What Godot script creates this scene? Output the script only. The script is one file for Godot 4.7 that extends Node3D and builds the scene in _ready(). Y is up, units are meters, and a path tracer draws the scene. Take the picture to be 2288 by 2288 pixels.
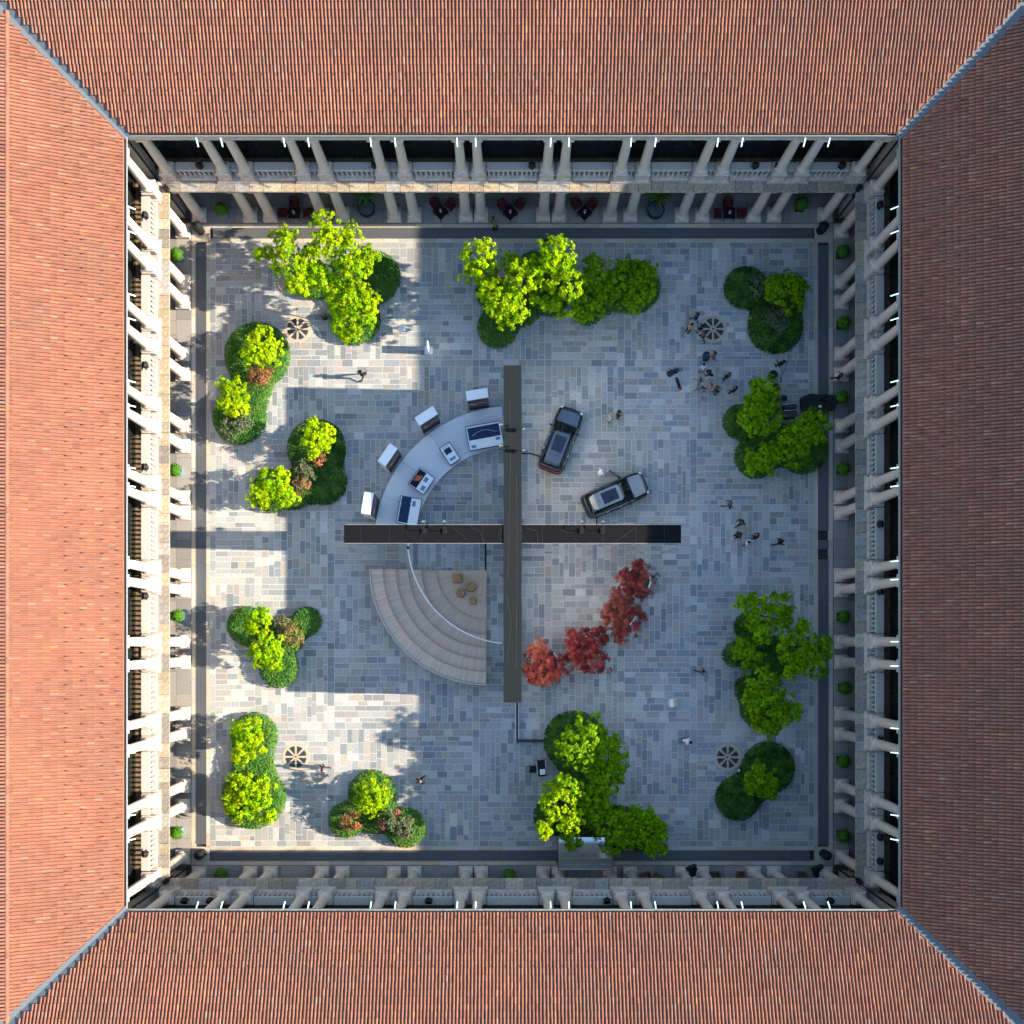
extends Node3D
# A palace courtyard seen from straight above: four arcaded wings with tiled roofs round a paved square,
# a cross of mirror walls, two cars, a round stage, a stepped seat, hedged beds with trees, and people.

const HC := 77.23          # height of the lens above the paving
const FC := 2317.0         # focal length in units of the survey sheet
const SLOPE := 0.41        # roof pitch
const EAVE := 23.58        # eave line, metres from the middle of the court
const EAVE_Y := 13.97
const UP := Vector3.UP

var rng := RandomNumberGenerator.new()
var M := {}
var taken := {}
var leaf_mesh: ArrayMesh
var small_leaf_mesh: ArrayMesh
var maple_leaf_mesh: ArrayMesh


# ---------------------------------------------------------------- survey, names, nodes
func at(u: float, v: float, h := 0.0) -> Vector3:
	# survey sheet (u east, v south) to metres, for a point at height h
	var k := (HC - h) / FC
	return Vector3((u - 1134.4) * k - 0.33, h, (v - 1434.5) * k + 7.27)

func numbered(called: String) -> String:
	var n: int = taken.get(called, 0)
	taken[called] = n + 1
	return called if n == 0 else "%s_%03d" % [called, n]

func tag(o: Node, label: String, category := "", group := "", kind := "") -> Node:
	if label: o.set_meta("label", label)
	if category: o.set_meta("category", category)
	if group: o.set_meta("group", group)
	if kind: o.set_meta("kind", kind)
	return o

func thing(called: String, label: String, category: String, where := Vector3.ZERO, turn := 0.0, group := "") -> Node3D:
	var o := Node3D.new()
	o.name = numbered(called)
	add_child(o)
	o.position = where
	o.rotation.y = turn
	tag(o, label, category, group)
	return o

func part(parent: Node, called: String, mesh: Mesh, m: Material, where := Vector3.ZERO, turn := 0.0) -> MeshInstance3D:
	var o := MeshInstance3D.new()
	o.name = called
	o.mesh = mesh
	o.material_override = m
	parent.add_child(o, true)
	o.position = where
	o.rotation.y = turn
	return o

func copy_of(o: Node3D, where: Vector3, turn: float, label := "", group := "") -> Node3D:
	var c: Node3D = o.duplicate()
	c.name = numbered(String(o.name).trim_suffix("_000"))
	add_child(c)
	c.position = where
	c.rotation.y = turn
	if label: c.set_meta("label", label)
	if group: c.set_meta("group", group)
	return c

func many(parent: Node, called: String, mesh: Mesh, m: Material, xf: Array, cols: Array, kind := "") -> MultiMeshInstance3D:
	var mm := MultiMesh.new()
	mm.transform_format = MultiMesh.TRANSFORM_3D
	mm.use_colors = cols.size() > 0
	mm.mesh = mesh
	mm.instance_count = xf.size()
	for i in xf.size():
		mm.set_instance_transform(i, xf[i])
		if cols.size() > 0:
			mm.set_instance_color(i, cols[i])
	var o := MultiMeshInstance3D.new()
	o.name = called
	o.multimesh = mm
	o.material_override = m
	parent.add_child(o, true)
	if kind: o.set_meta("kind", kind)
	return o


# ---------------------------------------------------------------- mesh builder
class MB:
	var v := PackedVector3Array()
	var n := PackedVector3Array()
	var c := PackedColorArray()
	var col := Color.WHITE

	func tri(a: Vector3, b: Vector3, d: Vector3, na: Vector3, nb: Vector3, nd: Vector3) -> void:
		if (b - a).cross(d - a).dot(na + nb + nd) > 0.0:
			v.append_array([a, d, b]); n.append_array([na, nd, nb])
		else:
			v.append_array([a, b, d]); n.append_array([na, nb, nd])
		c.append_array([col, col, col])

	func quad(a: Vector3, b: Vector3, d: Vector3, e: Vector3, nn: Vector3) -> void:
		tri(a, b, d, nn, nn, nn)
		tri(a, d, e, nn, nn, nn)

	func quad4(a: Vector3, b: Vector3, d: Vector3, e: Vector3, na: Vector3, nb: Vector3, nd: Vector3, ne: Vector3) -> void:
		tri(a, b, d, na, nb, nd)
		tri(a, d, e, na, nd, ne)

	func box(mid: Vector3, s: Vector3, b := Basis.IDENTITY, taper := 1.0) -> void:
		var h := s / 2.0
		var p := []
		for k in 8:
			var t := taper if k & 2 else 1.0
			p.append(mid + b * Vector3(h.x * t * (1 if k & 1 else -1), h.y * (1 if k & 2 else -1), h.z * t * (1 if k & 4 else -1)))
		for f in [[0, 1, 3, 2], [4, 5, 7, 6], [0, 1, 5, 4], [2, 3, 7, 6], [0, 2, 6, 4], [1, 3, 7, 5]]:
			var nn: Vector3 = (p[f[1]] - p[f[0]]).cross(p[f[3]] - p[f[0]]).normalized()
			var out: Vector3 = (p[f[0]] + p[f[2]]) / 2.0 - mid
			if nn.dot(out) < 0: nn = -nn
			quad(p[f[0]], p[f[1]], p[f[2]], p[f[3]], nn)

	func soft_box(mid: Vector3, s: Vector3, ch: float, b := Basis.IDENTITY) -> void:
		# a box whose upright corners and upper edges are chamfered
		var h := s / 2.0
		var ring := func(ins: float, y: float) -> Array:
			var x := h.x - ins
			var z := h.z - ins
			var r := []
			for q in [[x, z - ch], [x - ch, z], [-x + ch, z], [-x, z - ch], [-x, -z + ch], [-x + ch, -z], [x - ch, -z], [x, -z + ch]]:
				r.append(mid + b * Vector3(q[0], y, q[1]))
			return r
		var r0: Array = ring.call(0.0, -h.y)
		var r1: Array = ring.call(0.0, h.y - ch)
		var r2: Array = ring.call(ch, h.y)
		for pair in [[r0, r1], [r1, r2]]:
			for k in 8:
				var j := (k + 1) % 8
				var a: Vector3 = pair[0][k]
				var nn: Vector3 = (pair[0][j] - a).cross(pair[1][k] - a).normalized()
				if nn.dot(a - mid) < 0: nn = -nn
				quad(a, pair[0][j], pair[1][j], pair[1][k], nn)
		for k in range(1, 7):
			tri(r2[0], r2[k], r2[k + 1], b.y, b.y, b.y)
			tri(r0[0], r0[k], r0[k + 1], -b.y, -b.y, -b.y)

	func lathe(prof: Array, seg: int, mid := Vector3.ZERO, b := Basis.IDENTITY, arc := TAU) -> void:
		# prof: [radius, height] rows from the bottom up
		for i in prof.size() - 1:
			var p0: Array = prof[i]
			var p1: Array = prof[i + 1]
			var dr: float = p1[0] - p0[0]
			var dy: float = p1[1] - p0[1]
			for k in seg:
				var a0 := arc * k / seg
				var a1 := arc * (k + 1) / seg
				var c0 := Vector3(cos(a0), 0, sin(a0))
				var c1 := Vector3(cos(a1), 0, sin(a1))
				var n0 := (c0 * dy - UP * dr).normalized()
				var n1 := (c1 * dy - UP * dr).normalized()
				quad4(mid + b * (c0 * p0[0] + UP * p0[1]), mid + b * (c1 * p0[0] + UP * p0[1]), mid + b * (c1 * p1[0] + UP * p1[1]), mid + b * (c0 * p1[0] + UP * p1[1]), b * n0, b * n1, b * n1, b * n0)

	func tube(pts: Array, rad: Array, seg := 6) -> void:
		var rings := []
		var dirs := []
		for i in pts.size():
			var d: Vector3 = (pts[mini(i + 1, pts.size() - 1)] - pts[maxi(i - 1, 0)]).normalized()
			var x := d.cross(Vector3(0.31, 0.87, 0.38)).normalized()
			if absf(d.y) > 0.9: x = d.cross(Vector3(1, 0, 0.1)).normalized()
			var z := x.cross(d)
			var ring := []
			var nn := []
			for k in seg:
				var a := TAU * k / seg
				var o := x * cos(a) + z * sin(a)
				nn.append(o)
				ring.append(pts[i] + o * rad[mini(i, rad.size() - 1)])
			rings.append(ring)
			dirs.append(nn)
		for i in pts.size() - 1:
			for k in seg:
				var j := (k + 1) % seg
				quad4(rings[i][k], rings[i][j], rings[i + 1][j], rings[i + 1][k], dirs[i][k], dirs[i][j], dirs[i + 1][j], dirs[i + 1][k])
		for e in [[0, -1.0], [pts.size() - 1, 1.0]]:
			var q: Vector3 = (pts[1] - pts[0]).normalized() * e[1] if e[0] == 0 else (pts[-1] - pts[-2]).normalized()
			for k in range(1, seg - 1):
				tri(rings[e[0]][0], rings[e[0]][k], rings[e[0]][k + 1], q, q, q)

	func slab(poly: PackedVector2Array, y0: float, y1: float) -> void:
		# a flat plate with that outline (x, z)
		var t := Geometry2D.triangulate_polygon(poly)
		for i in range(0, t.size(), 3):
			var a := poly[t[i]]
			var b := poly[t[i + 1]]
			var d := poly[t[i + 2]]
			tri(Vector3(a.x, y1, a.y), Vector3(b.x, y1, b.y), Vector3(d.x, y1, d.y), UP, UP, UP)
			tri(Vector3(a.x, y0, a.y), Vector3(b.x, y0, b.y), Vector3(d.x, y0, d.y), -UP, -UP, -UP)
		var cw := 1.0 if Geometry2D.is_polygon_clockwise(poly) else -1.0
		for i in poly.size():
			var a := poly[i]
			var b := poly[(i + 1) % poly.size()]
			var nn := Vector3(a.y - b.y, 0, b.x - a.x).normalized() * cw
			quad(Vector3(a.x, y0, a.y), Vector3(b.x, y0, b.y), Vector3(b.x, y1, b.y), Vector3(a.x, y1, a.y), nn)

	func ball(mid: Vector3, r: Vector3, seg := 10, rows := 6) -> void:
		for i in rows:
			for k in seg:
				var q := []
				for e in [[i, k], [i, k + 1], [i + 1, k + 1], [i + 1, k]]:
					var th: float = PI * e[0] / rows
					var ph: float = TAU * e[1] / seg
					q.append(Vector3(sin(th) * cos(ph), cos(th), sin(th) * sin(ph)))
				if i > 0: tri(mid + q[0] * r, mid + q[1] * r, mid + q[2] * r, (q[0] / r).normalized(), (q[1] / r).normalized(), (q[2] / r).normalized())
				if i < rows - 1: tri(mid + q[0] * r, mid + q[2] * r, mid + q[3] * r, (q[0] / r).normalized(), (q[2] / r).normalized(), (q[3] / r).normalized())
				elif i == rows - 1: tri(mid + q[0] * r, mid + q[1] * r, mid + q[2] * r, (q[0] / r).normalized(), (q[1] / r).normalized(), (q[2] / r).normalized())

	func grid(rows: Array) -> void:
		# a smooth skin through rows of points
		var nn := []
		for i in rows.size():
			var line := []
			for k in rows[i].size():
				var du: Vector3 = rows[mini(i + 1, rows.size() - 1)][k] - rows[maxi(i - 1, 0)][k]
				var dv: Vector3 = rows[i][mini(k + 1, rows[i].size() - 1)] - rows[i][maxi(k - 1, 0)]
				line.append(du.cross(dv).normalized())
			nn.append(line)
		for i in rows.size() - 1:
			for k in rows[i].size() - 1:
				quad4(rows[i][k], rows[i + 1][k], rows[i + 1][k + 1], rows[i][k + 1], nn[i][k], nn[i + 1][k], nn[i + 1][k + 1], nn[i][k + 1])

	func mitre(d0: float, d1: float, y0: float, y1: float, cut := 0.0) -> void:
		# a bar along a wing, mitred at 45 degrees where the next wing begins
		var a := d0 - cut
		var b := d1 - cut
		quad(Vector3(-a, y0, d0), Vector3(a, y0, d0), Vector3(a, y1, d0), Vector3(-a, y1, d0), Vector3(0, 0, -1))
		quad(Vector3(-b, y0, d1), Vector3(b, y0, d1), Vector3(b, y1, d1), Vector3(-b, y1, d1), Vector3(0, 0, 1))
		quad(Vector3(-a, y1, d0), Vector3(a, y1, d0), Vector3(b, y1, d1), Vector3(-b, y1, d1), UP)
		quad(Vector3(-a, y0, d0), Vector3(a, y0, d0), Vector3(b, y0, d1), Vector3(-b, y0, d1), -UP)

	func done() -> ArrayMesh:
		var arr := []
		arr.resize(Mesh.ARRAY_MAX)
		arr[Mesh.ARRAY_VERTEX] = v
		arr[Mesh.ARRAY_NORMAL] = n
		arr[Mesh.ARRAY_COLOR] = c
		var m := ArrayMesh.new()
		m.add_surface_from_arrays(Mesh.PRIMITIVE_TRIANGLES, arr)
		return m


func boxed(s: Vector3, mid := Vector3.ZERO, ch := 0.0) -> ArrayMesh:
	var b := MB.new()
	if ch > 0.0: b.soft_box(mid, s, ch)
	else: b.box(mid, s)
	return b.done()

func along(y: Vector3, spin := 0.0) -> Basis:
	var x := y.cross(Vector3(0.3, 0.1, 0.95)).normalized()
	var z := x.cross(y)
	return Basis(x, y, z) * Basis(UP, spin)

func tint(c: Color, by: float) -> Color:
	var k := 1.0 + rng.randf_range(-by, by)
	return Color(c.r * k, c.g * k, c.b * k)


# ---------------------------------------------------------------- materials
func noise_tex(scale: float, lo: float, hi: float, octaves := 4, kind := FastNoiseLite.TYPE_SIMPLEX_SMOOTH, size := 512) -> NoiseTexture2D:
	var f := FastNoiseLite.new()
	f.noise_type = kind
	f.seed = int(scale * 1000.0) + octaves
	f.frequency = scale
	f.fractal_octaves = octaves
	var t := NoiseTexture2D.new()
	t.width = size
	t.height = size
	t.seamless = true
	t.noise = f
	var g := Gradient.new()
	g.set_color(0, Color(lo, lo, lo))
	g.set_color(1, Color(hi, hi, hi))
	t.color_ramp = g
	return t

func mat(called: String, lin: Color, rough: float, o := {}) -> StandardMaterial3D:
	var m := StandardMaterial3D.new()
	m.resource_name = called
	m.albedo_color = lin.linear_to_srgb()
	m.roughness = rough
	m.metallic = o.get("metal", 0.0)
	m.metallic_specular = o.get("spec", 0.5)
	m.vertex_color_use_as_albedo = o.get("vc", false)
	if o.has("tex"):
		m.albedo_texture = o.tex
	if o.has("bump"):
		m.heightmap_enabled = true
		m.heightmap_texture = o.bump
		m.heightmap_scale = o.get("depth", 1.0)
	if o.has("tex") or o.has("bump"):
		m.uv1_triplanar = true
		m.uv1_world_triplanar = o.get("world", true)
		var s: float = o.get("scale", 0.3)
		m.uv1_scale = Vector3(s, s, s)
	if o.has("coat"):
		m.clearcoat_enabled = true
		m.clearcoat = o.coat
		m.clearcoat_roughness = 0.05
	if o.has("back"):
		m.backlight_enabled = true
		m.backlight = (o.back as Color).linear_to_srgb()
	if o.has("glow"):
		m.emission_enabled = true
		m.emission = (o.glow as Color)
		m.emission_energy_multiplier = o.get("power", 1.0)
	if o.has("alpha"):
		m.transparency = BaseMaterial3D.TRANSPARENCY_ALPHA
		m.albedo_color.a = o.alpha
	M[called] = m
	return m

func materials() -> void:
	var grain := noise_tex(0.02, 0.84, 1.0, 5)
	var blotch := noise_tex(0.006, 0.72, 1.0, 4)
	var streak := noise_tex(0.012, 0.6, 1.0, 5, FastNoiseLite.TYPE_VALUE_CUBIC)
	mat("ground", Color(0.09, 0.09, 0.09), 0.95, {"tex": grain, "scale": 0.2})
	mat("mortar", Color(0.60, 0.58, 0.55), 0.95, {"tex": grain, "scale": 0.5})
	mat("paver", Color(1, 1, 1), 0.75, {"vc": true, "tex": grain, "scale": 0.55, "spec": 0.35})
	mat("kerb", Color(1, 1, 1), 0.8, {"vc": true, "tex": grain, "scale": 0.6})
	mat("ledge", Color(1, 1, 1), 0.85, {"vc": true, "tex": blotch, "scale": 0.9})
	mat("granite", Color(0.62, 0.535, 0.475), 0.7, {"tex": grain, "scale": 0.9})
	mat("carved", Color(0.58, 0.51, 0.46), 0.75, {"tex": blotch, "scale": 0.7})
	mat("rail", Color(0.48, 0.46, 0.43), 0.75, {"tex": grain, "scale": 0.7})
	mat("plaster", Color(0.15, 0.125, 0.10), 0.9, {"tex": blotch, "scale": 0.2})
	mat("wood", Color(0.10, 0.055, 0.03), 0.6, {"tex": streak, "scale": 0.6})
	mat("floor_tile", Color(0.22, 0.155, 0.09), 0.8, {"tex": blotch, "scale": 0.5})
	mat("pane", Color(0.010, 0.013, 0.014), 0.03, {"spec": 0.6})
	mat("tile", Color(1, 1, 1), 0.85, {"vc": true, "tex": grain, "scale": 0.8, "spec": 0.3})
	mat("under_tile", Color(0.30, 0.115, 0.065), 0.9, {"tex": grain, "scale": 0.8})
	mat("zinc", Color(0.34, 0.39, 0.42), 0.45, {"metal": 0.35, "tex": grain, "scale": 0.4})
	mat("lead", Color(0.105, 0.13, 0.155), 0.55, {"metal": 0.15, "tex": grain, "scale": 0.7})
	mat("iron", Color(0.014, 0.015, 0.017), 0.6, {"metal": 0.1, "spec": 0.3})
	mat("grate", Color(0.12, 0.13, 0.145), 0.6, {"metal": 0.2})
	mat("pit", Color(0.025, 0.028, 0.035), 0.9)
	mat("mirror", Color(0.90, 0.91, 0.92), 0.015, {"metal": 1.0})
	mat("felt_green", Color(0.020, 0.024, 0.0255), 0.8, {"spec": 0.15, "tex": grain, "scale": 0.35})
	mat("felt_brown", Color(0.0105, 0.0108, 0.0122), 0.8, {"spec": 0.15, "tex": grain, "scale": 0.35})
	mat("trim_white", Color(0.75, 0.74, 0.72), 0.4)
	mat("stage_white", Color(0.72, 0.745, 0.775), 0.35, {"tex": grain, "scale": 0.8, "spec": 0.5})
	mat("totem_white", Color(0.76, 0.775, 0.79), 0.3)
	mat("screen", Color(0.008, 0.008, 0.012), 0.3, {"spec": 0.25})
	mat("screen_line", Color(0.5, 0.2, 0.15), 0.4, {"glow": Color(1.0, 0.55, 0.45), "power": 0.12})
	mat("navy_panel", Color(0.008, 0.03, 0.08), 0.25, {"spec": 0.3})
	mat("slate_blue", Color(0.10, 0.20, 0.32), 0.3)
	mat("tube", Color(0.8, 0.95, 0.95), 0.3, {"glow": Color(0.75, 1.0, 0.97), "power": 0.6})
	mat("deck_wood", Color(1, 1, 1), 0.6, {"vc": true, "tex": grain, "scale": 0.9})
	mat("stool_wood", Color(0.46, 0.25, 0.09), 0.5, {"tex": streak, "scale": 1.6})
	mat("bark", Color(0.10, 0.075, 0.05), 0.9, {"tex": streak, "scale": 2.0})
	mat("leaf", Color(1, 1, 1), 0.5, {"vc": true, "back": Color(0.24, 0.36, 0.03), "spec": 0.22})
	mat("hedge_leaf", Color(1, 1, 1), 0.55, {"vc": true, "back": Color(0.3, 0.5, 0.10), "spec": 0.22})
	mat("maple_leaf", Color(1, 1, 1), 0.5, {"vc": true, "back": Color(0.35, 0.08, 0.05), "spec": 0.25})
	mat("hedge_core", Color(0.05, 0.13, 0.02), 1.0)
	mat("soil", Color(0.05, 0.038, 0.028), 1.0)
	mat("silver", Color(0.075, 0.095, 0.125), 0.3, {"metal": 0.8, "coat": 0.8})
	mat("bronze_silver", Color(0.25, 0.23, 0.225), 0.3, {"metal": 0.75, "coat": 0.8})
	mat("car_black", Color(0.012, 0.012, 0.013), 0.22, {"coat": 0.6})
	mat("cladding", Color(0.016, 0.016, 0.017), 0.6)
	mat("car_glass", Color(0.006, 0.010, 0.010), 0.03, {"spec": 0.7})
	mat("sunroof", Color(0.008, 0.016, 0.032), 0.08, {"spec": 0.45})
	mat("tail_red", Color(0.30, 0.004, 0.010), 0.2, {"coat": 0.8})
	mat("tail_plum", Color(0.045, 0.008, 0.022), 0.2, {"coat": 0.8})
	mat("lamp_clear", Color(0.7, 0.72, 0.74), 0.1, {"metal": 0.4})
	mat("tyre", Color(0.012, 0.012, 0.012), 0.85)
	mat("rim", Color(0.35, 0.36, 0.37), 0.3, {"metal": 0.9})
	mat("skin", Color(1, 1, 1), 0.7, {"vc": true, "spec": 0.3})
	mat("red_cloth", Color(0.07, 0.007, 0.010), 0.85)
	mat("brown_leather", Color(0.12, 0.06, 0.03), 0.6)
	mat("black_cloth", Color(0.010, 0.010, 0.011), 0.9)
	mat("navy_cloth", Color(0.010, 0.016, 0.035), 0.8)
	mat("red_paint", Color(0.55, 0.01, 0.01), 0.4)
	mat("blue_gravel", Color(0.16, 0.24, 0.30), 0.9, {"tex": noise_tex(0.09, 0.3, 1.0, 3, FastNoiseLite.TYPE_CELLULAR), "scale": 1.0})
	mat("white_paint", Color(0.74, 0.74, 0.74), 0.45)
	mat("flower_pink", Color(0.6, 0.12, 0.25), 0.7)
	mat("canopy_top", Color(0.55, 0.60, 0.62), 0.08, {"metal": 0.85})
	mat("medallion", Color(0.50, 0.40, 0.29), 0.75, {"tex": grain, "scale": 1.2})
	mat("smoked_glass", Color(0.03, 0.04, 0.055), 0.5, {"spec": 0.25})
	mat("chrome", Color(0.6, 0.62, 0.64), 0.2, {"metal": 1.0})


# ---------------------------------------------------------------- paving
const PAVER_TONES := [Color(0.367, 0.376, 0.367), Color(0.319, 0.335, 0.343), Color(0.270, 0.295, 0.311), Color(0.415, 0.408, 0.391), Color(0.384, 0.352, 0.303), Color(0.343, 0.368, 0.351), Color(0.455, 0.448, 0.432), Color(0.230, 0.259, 0.278), Color(0.359, 0.335, 0.319)]

func runs(a: float, b: float, lo: float, hi: float) -> Array:
	# cuts a..b into uneven pieces
	var cuts := [a]
	var x := a
	while b - x > hi:
		x += rng.randf_range(lo, hi)
		if b - x < lo * 0.7:
			x = b - lo * 0.8
		cuts.append(x)
	cuts.append(b)
	return cuts

func paving() -> void:
	var root := Node3D.new()
	root.name = "courtyard_paving"
	add_child(root)
	tag(root, "grey stone paving laid in chequered panels across the courtyard", "", "", "structure")
	part(root, "mortar_bed", boxed(Vector3(45.04, 0.06, 45.04), Vector3(0, -0.038, 0)), M.mortar)
	var edges := [-22.5, -22.07]
	for e in [-18.9, -13.5, -8.1, -2.7, 2.7, 8.1, 13.5, 18.9]:
		edges.append(e - 0.265)
		edges.append(e + 0.265)
	edges.append_array([22.07, 22.5])
	var stones := []     # [x0, x1, z0, z1]
	for i in edges.size() - 1:
		for j in edges.size() - 1:
			var x0: float = edges[i]
			var x1: float = edges[i + 1]
			var z0: float = edges[j]
			var z1: float = edges[j + 1]
			var bx := i % 2 == 0
			var bz := j % 2 == 0
			if bx and bz:
				stones.append([x0, x1, z0, z1])
			elif bx:
				var c := runs(z0, z1, 0.55, 1.25)
				for k in c.size() - 1: stones.append([x0, x1, c[k], c[k + 1]])
			elif bz:
				var c := runs(x0, x1, 0.55, 1.25)
				for k in c.size() - 1: stones.append([c[k], c[k + 1], z0, z1])
			else:
				var upright := ((i + j) / 2) % 2 == 0
				var rows := runs(x0, x1, 0.34, 0.54) if upright else runs(z0, z1, 0.34, 0.54)
				for r in rows.size() - 1:
					var c := runs(z0, z1, 0.45, 1.15) if upright else runs(x0, x1, 0.45, 1.15)
					for k in c.size() - 1:
						if upright: stones.append([rows[r], rows[r + 1], c[k], c[k + 1]])
						else: stones.append([c[k], c[k + 1], rows[r], rows[r + 1]])
	stones.sort_custom(func(p, q): return (p[1] - p[0]) * (p[3] - p[2]) > (q[1] - q[0]) * (q[3] - q[2]))
	var tones := []
	for t in PAVER_TONES:
		var b := MB.new()
		b.col = t
		b.box(Vector3(0, -0.02, 0), Vector3(1, 0.04, 1))
		tones.append(b.done())
	var white := boxed(Vector3(1, 0.04, 1), Vector3(0, -0.02, 0))
	var xf := []
	var cols := []
	var gap := 0.034
	var wear := FastNoiseLite.new()      # some batches of stone are paler than others
	wear.seed = 4
	wear.frequency = 0.11
	wear.fractal_octaves = 3
	for n in stones.size():
		var s: Array = stones[n]
		var t := Transform3D(Basis(Vector3.RIGHT, rng.randf_range(-0.003, 0.003)) * Basis(Vector3.BACK, rng.randf_range(-0.003, 0.003)) * Basis.from_scale(Vector3(s[1] - s[0] - gap, 1, s[3] - s[2] - gap)), Vector3((s[0] + s[1]) / 2, rng.randf_range(-0.003, 0.002), (s[2] + s[3]) / 2))
		var k := rng.randi() % PAVER_TONES.size()
		if k == 4 and rng.randf() < 0.5: k = 0
		if n < 300:
			var o := part(root, "paving_stone", tones[k], M.paver)
			o.transform = t
		else:
			xf.append(t)
			cols.append(tint(PAVER_TONES[k], 0.16) * (1.0 + 0.22 * wear.get_noise_2d(t.origin.x, t.origin.z)))
	many(root, "paving_stones", white, M.paver, xf, cols, "stuff")

func borders() -> void:
	# the two courses of warm stone and the iron gratings between them, on each side of the court
	var root := Node3D.new()
	root.name = "courtyard_border"
	add_child(root)
	tag(root, "warm stone kerb courses either side of the iron gratings", "", "", "structure")
	part(root, "bed", boxed(Vector3(47.9, 0.2, 47.9), Vector3(0, -0.32, 0)), M.pit)
	var tones := []
	for t in [Color(0.50, 0.41, 0.30), Color(0.45, 0.39, 0.31), Color(0.55, 0.46, 0.34), Color(0.42, 0.39, 0.35), Color(0.52, 0.48, 0.43)]:
		var b := MB.new()
		b.col = t
		b.box(Vector3(0, -0.11, 0), Vector3(1, 0.22, 1))
		tones.append(b.done())
	for k in 4:
		var turn := Basis(UP, k * PI / 2)
		for course in [[22.52, 22.78], [23.58, 23.90]]:
			var reach: float = 22.5 if course[0] < 23 else 23.58
			var c := runs(-reach, reach, 1.0, 2.2)
			for i in c.size() - 1:
				var o := part(root, "kerb_stone", tones[rng.randi() % 5], M.kerb)
				o.transform = Transform3D(turn * Basis.from_scale(Vector3(c[i + 1] - c[i] - 0.015, 1, course[1] - course[0] - 0.01)), turn * Vector3((c[i] + c[i + 1]) / 2, 0.0, (course[0] + course[1]) / 2))
		var o2 := part(root, "corner_stone", tones[1], M.kerb)
		o2.transform = Transform3D(turn * Basis.from_scale(Vector3(1.06, 1, 1.06)), turn * Vector3(23.05, -0.004, 23.05))
		var o3 := part(root, "corner_stone", tones[3], M.kerb)
		o3.transform = Transform3D(turn * Basis.from_scale(Vector3(0.31, 1, 0.31)), turn * Vector3(23.745, -0.004, 23.745))
	# gratings: panels of thin bars
	var spots := {
		"back": [Vector2(-22.38, 22.3)], "left": [Vector2(-22.4, 22.35)], "front": [Vector2(-22.45, 22.2)], "right": [Vector2(-22.4, -1.1), Vector2(-0.37, 0.32), Vector2(1.02, 22.3)]}
	var names := ["long iron floor grating before the arcade with the red armchairs", "long iron floor grating before the arcade of sunlit white columns", "long iron floor grating running under the flat entrance canopy", "long iron floor grating before the shaded arcade, broken by a small square"]
	var turns := [PI, -PI / 2, 0.0, PI / 2]
	var cache := {}
	var i := 0
	for side in spots:
		for span in spots[side]:
			var whole: float = span.y - span.x
			var label: String = names[i] if whole > 30 else ("small square iron floor grating between two longer ones" if whole < 2 else "iron floor grating beside a small square grating by the shaded arcade")
			var g := thing("floor_grating", label, "grating", Vector3.ZERO, turns[i], "iron floor gratings round the courtyard")
			var count := maxi(1, roundi(whole / 1.32))
			var w := whole / count
			var key := "%.3f" % w
			if not cache.has(key):
				var b := MB.new()
				for z in [-0.385, 0.385]: b.box(Vector3(0, -0.02, z), Vector3(w - 0.02, 0.04, 0.02))
				for x in [-1, 1]: b.box(Vector3(x * (w / 2 - 0.02), -0.02, 0), Vector3(0.02, 0.04, 0.75))
				var bars := int(w / 0.055)
				for q in bars: b.box(Vector3(-w / 2 + (q + 0.5) * w / bars, -0.022, 0), Vector3(0.04, 0.036, 0.75))
				cache[key] = b.done()
			for q in count:
				part(g, "grating_panel", cache[key], M.grate, Vector3((span.x + (q + 0.5) * w) * (1 if side in ["front", "right"] else 1), 0.0, 23.18))
		i += 1

func medallion(where: Vector3, label: String) -> void:
	var g := thing("floor_medallion", label, "floor inlay", where, 0.0, "round wheel inlays in the paving")
	var b := MB.new()
	b.lathe([[0.80, 0.004], [0.80, 0.016], [1.01, 0.016], [1.02, 0.0]], 48)
	part(g, "rim", b.done(), M.medallion)
	b = MB.new()
	b.lathe([[0.12, 0.0], [0.12, 0.018], [0.07, 0.018]], 20)
	part(g, "hub", b.done(), M.medallion)
	b = MB.new()
	b.lathe([[0.07, 0.002], [0.065, 0.016], [0.0, 0.017]], 16)
	part(g, "boss", b.done(), M.iron)
	var spoke := MB.new()
	spoke.slab(PackedVector2Array([Vector2(0.11, -0.055), Vector2(0.82, -0.085), Vector2(0.82, 0.085), Vector2(0.11, 0.055)]), 0.002, 0.013)
	var glass := MB.new()
	var poly := PackedVector2Array([Vector2(0.14, 0.0)])
	for k in 7:
		var a := PI / 4 * (k / 6.0 - 0.5)
		poly.append(Vector2(cos(a), sin(a)) * 0.80)
	glass.slab(poly, 0.002, 0.009)
	var ms := spoke.done()
	var mg := glass.done()
	for k in 8:
		part(g, "spoke", ms, M.medallion, Vector3.ZERO, k * PI / 4)
		part(g, "glass_wedge", mg, M.smoked_glass, Vector3.ZERO, (k + 0.5) * PI / 4)


# ---------------------------------------------------------------- the four wings
const PAIRS := [[-18.67, 0.75], [-13.33, 0.75], [-8.0, 0.75], [-2.87, 0.565], [2.87, 0.565], [8.0, 0.75], [13.33, 0.75], [18.67, 0.75]]
var W := {}

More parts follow.
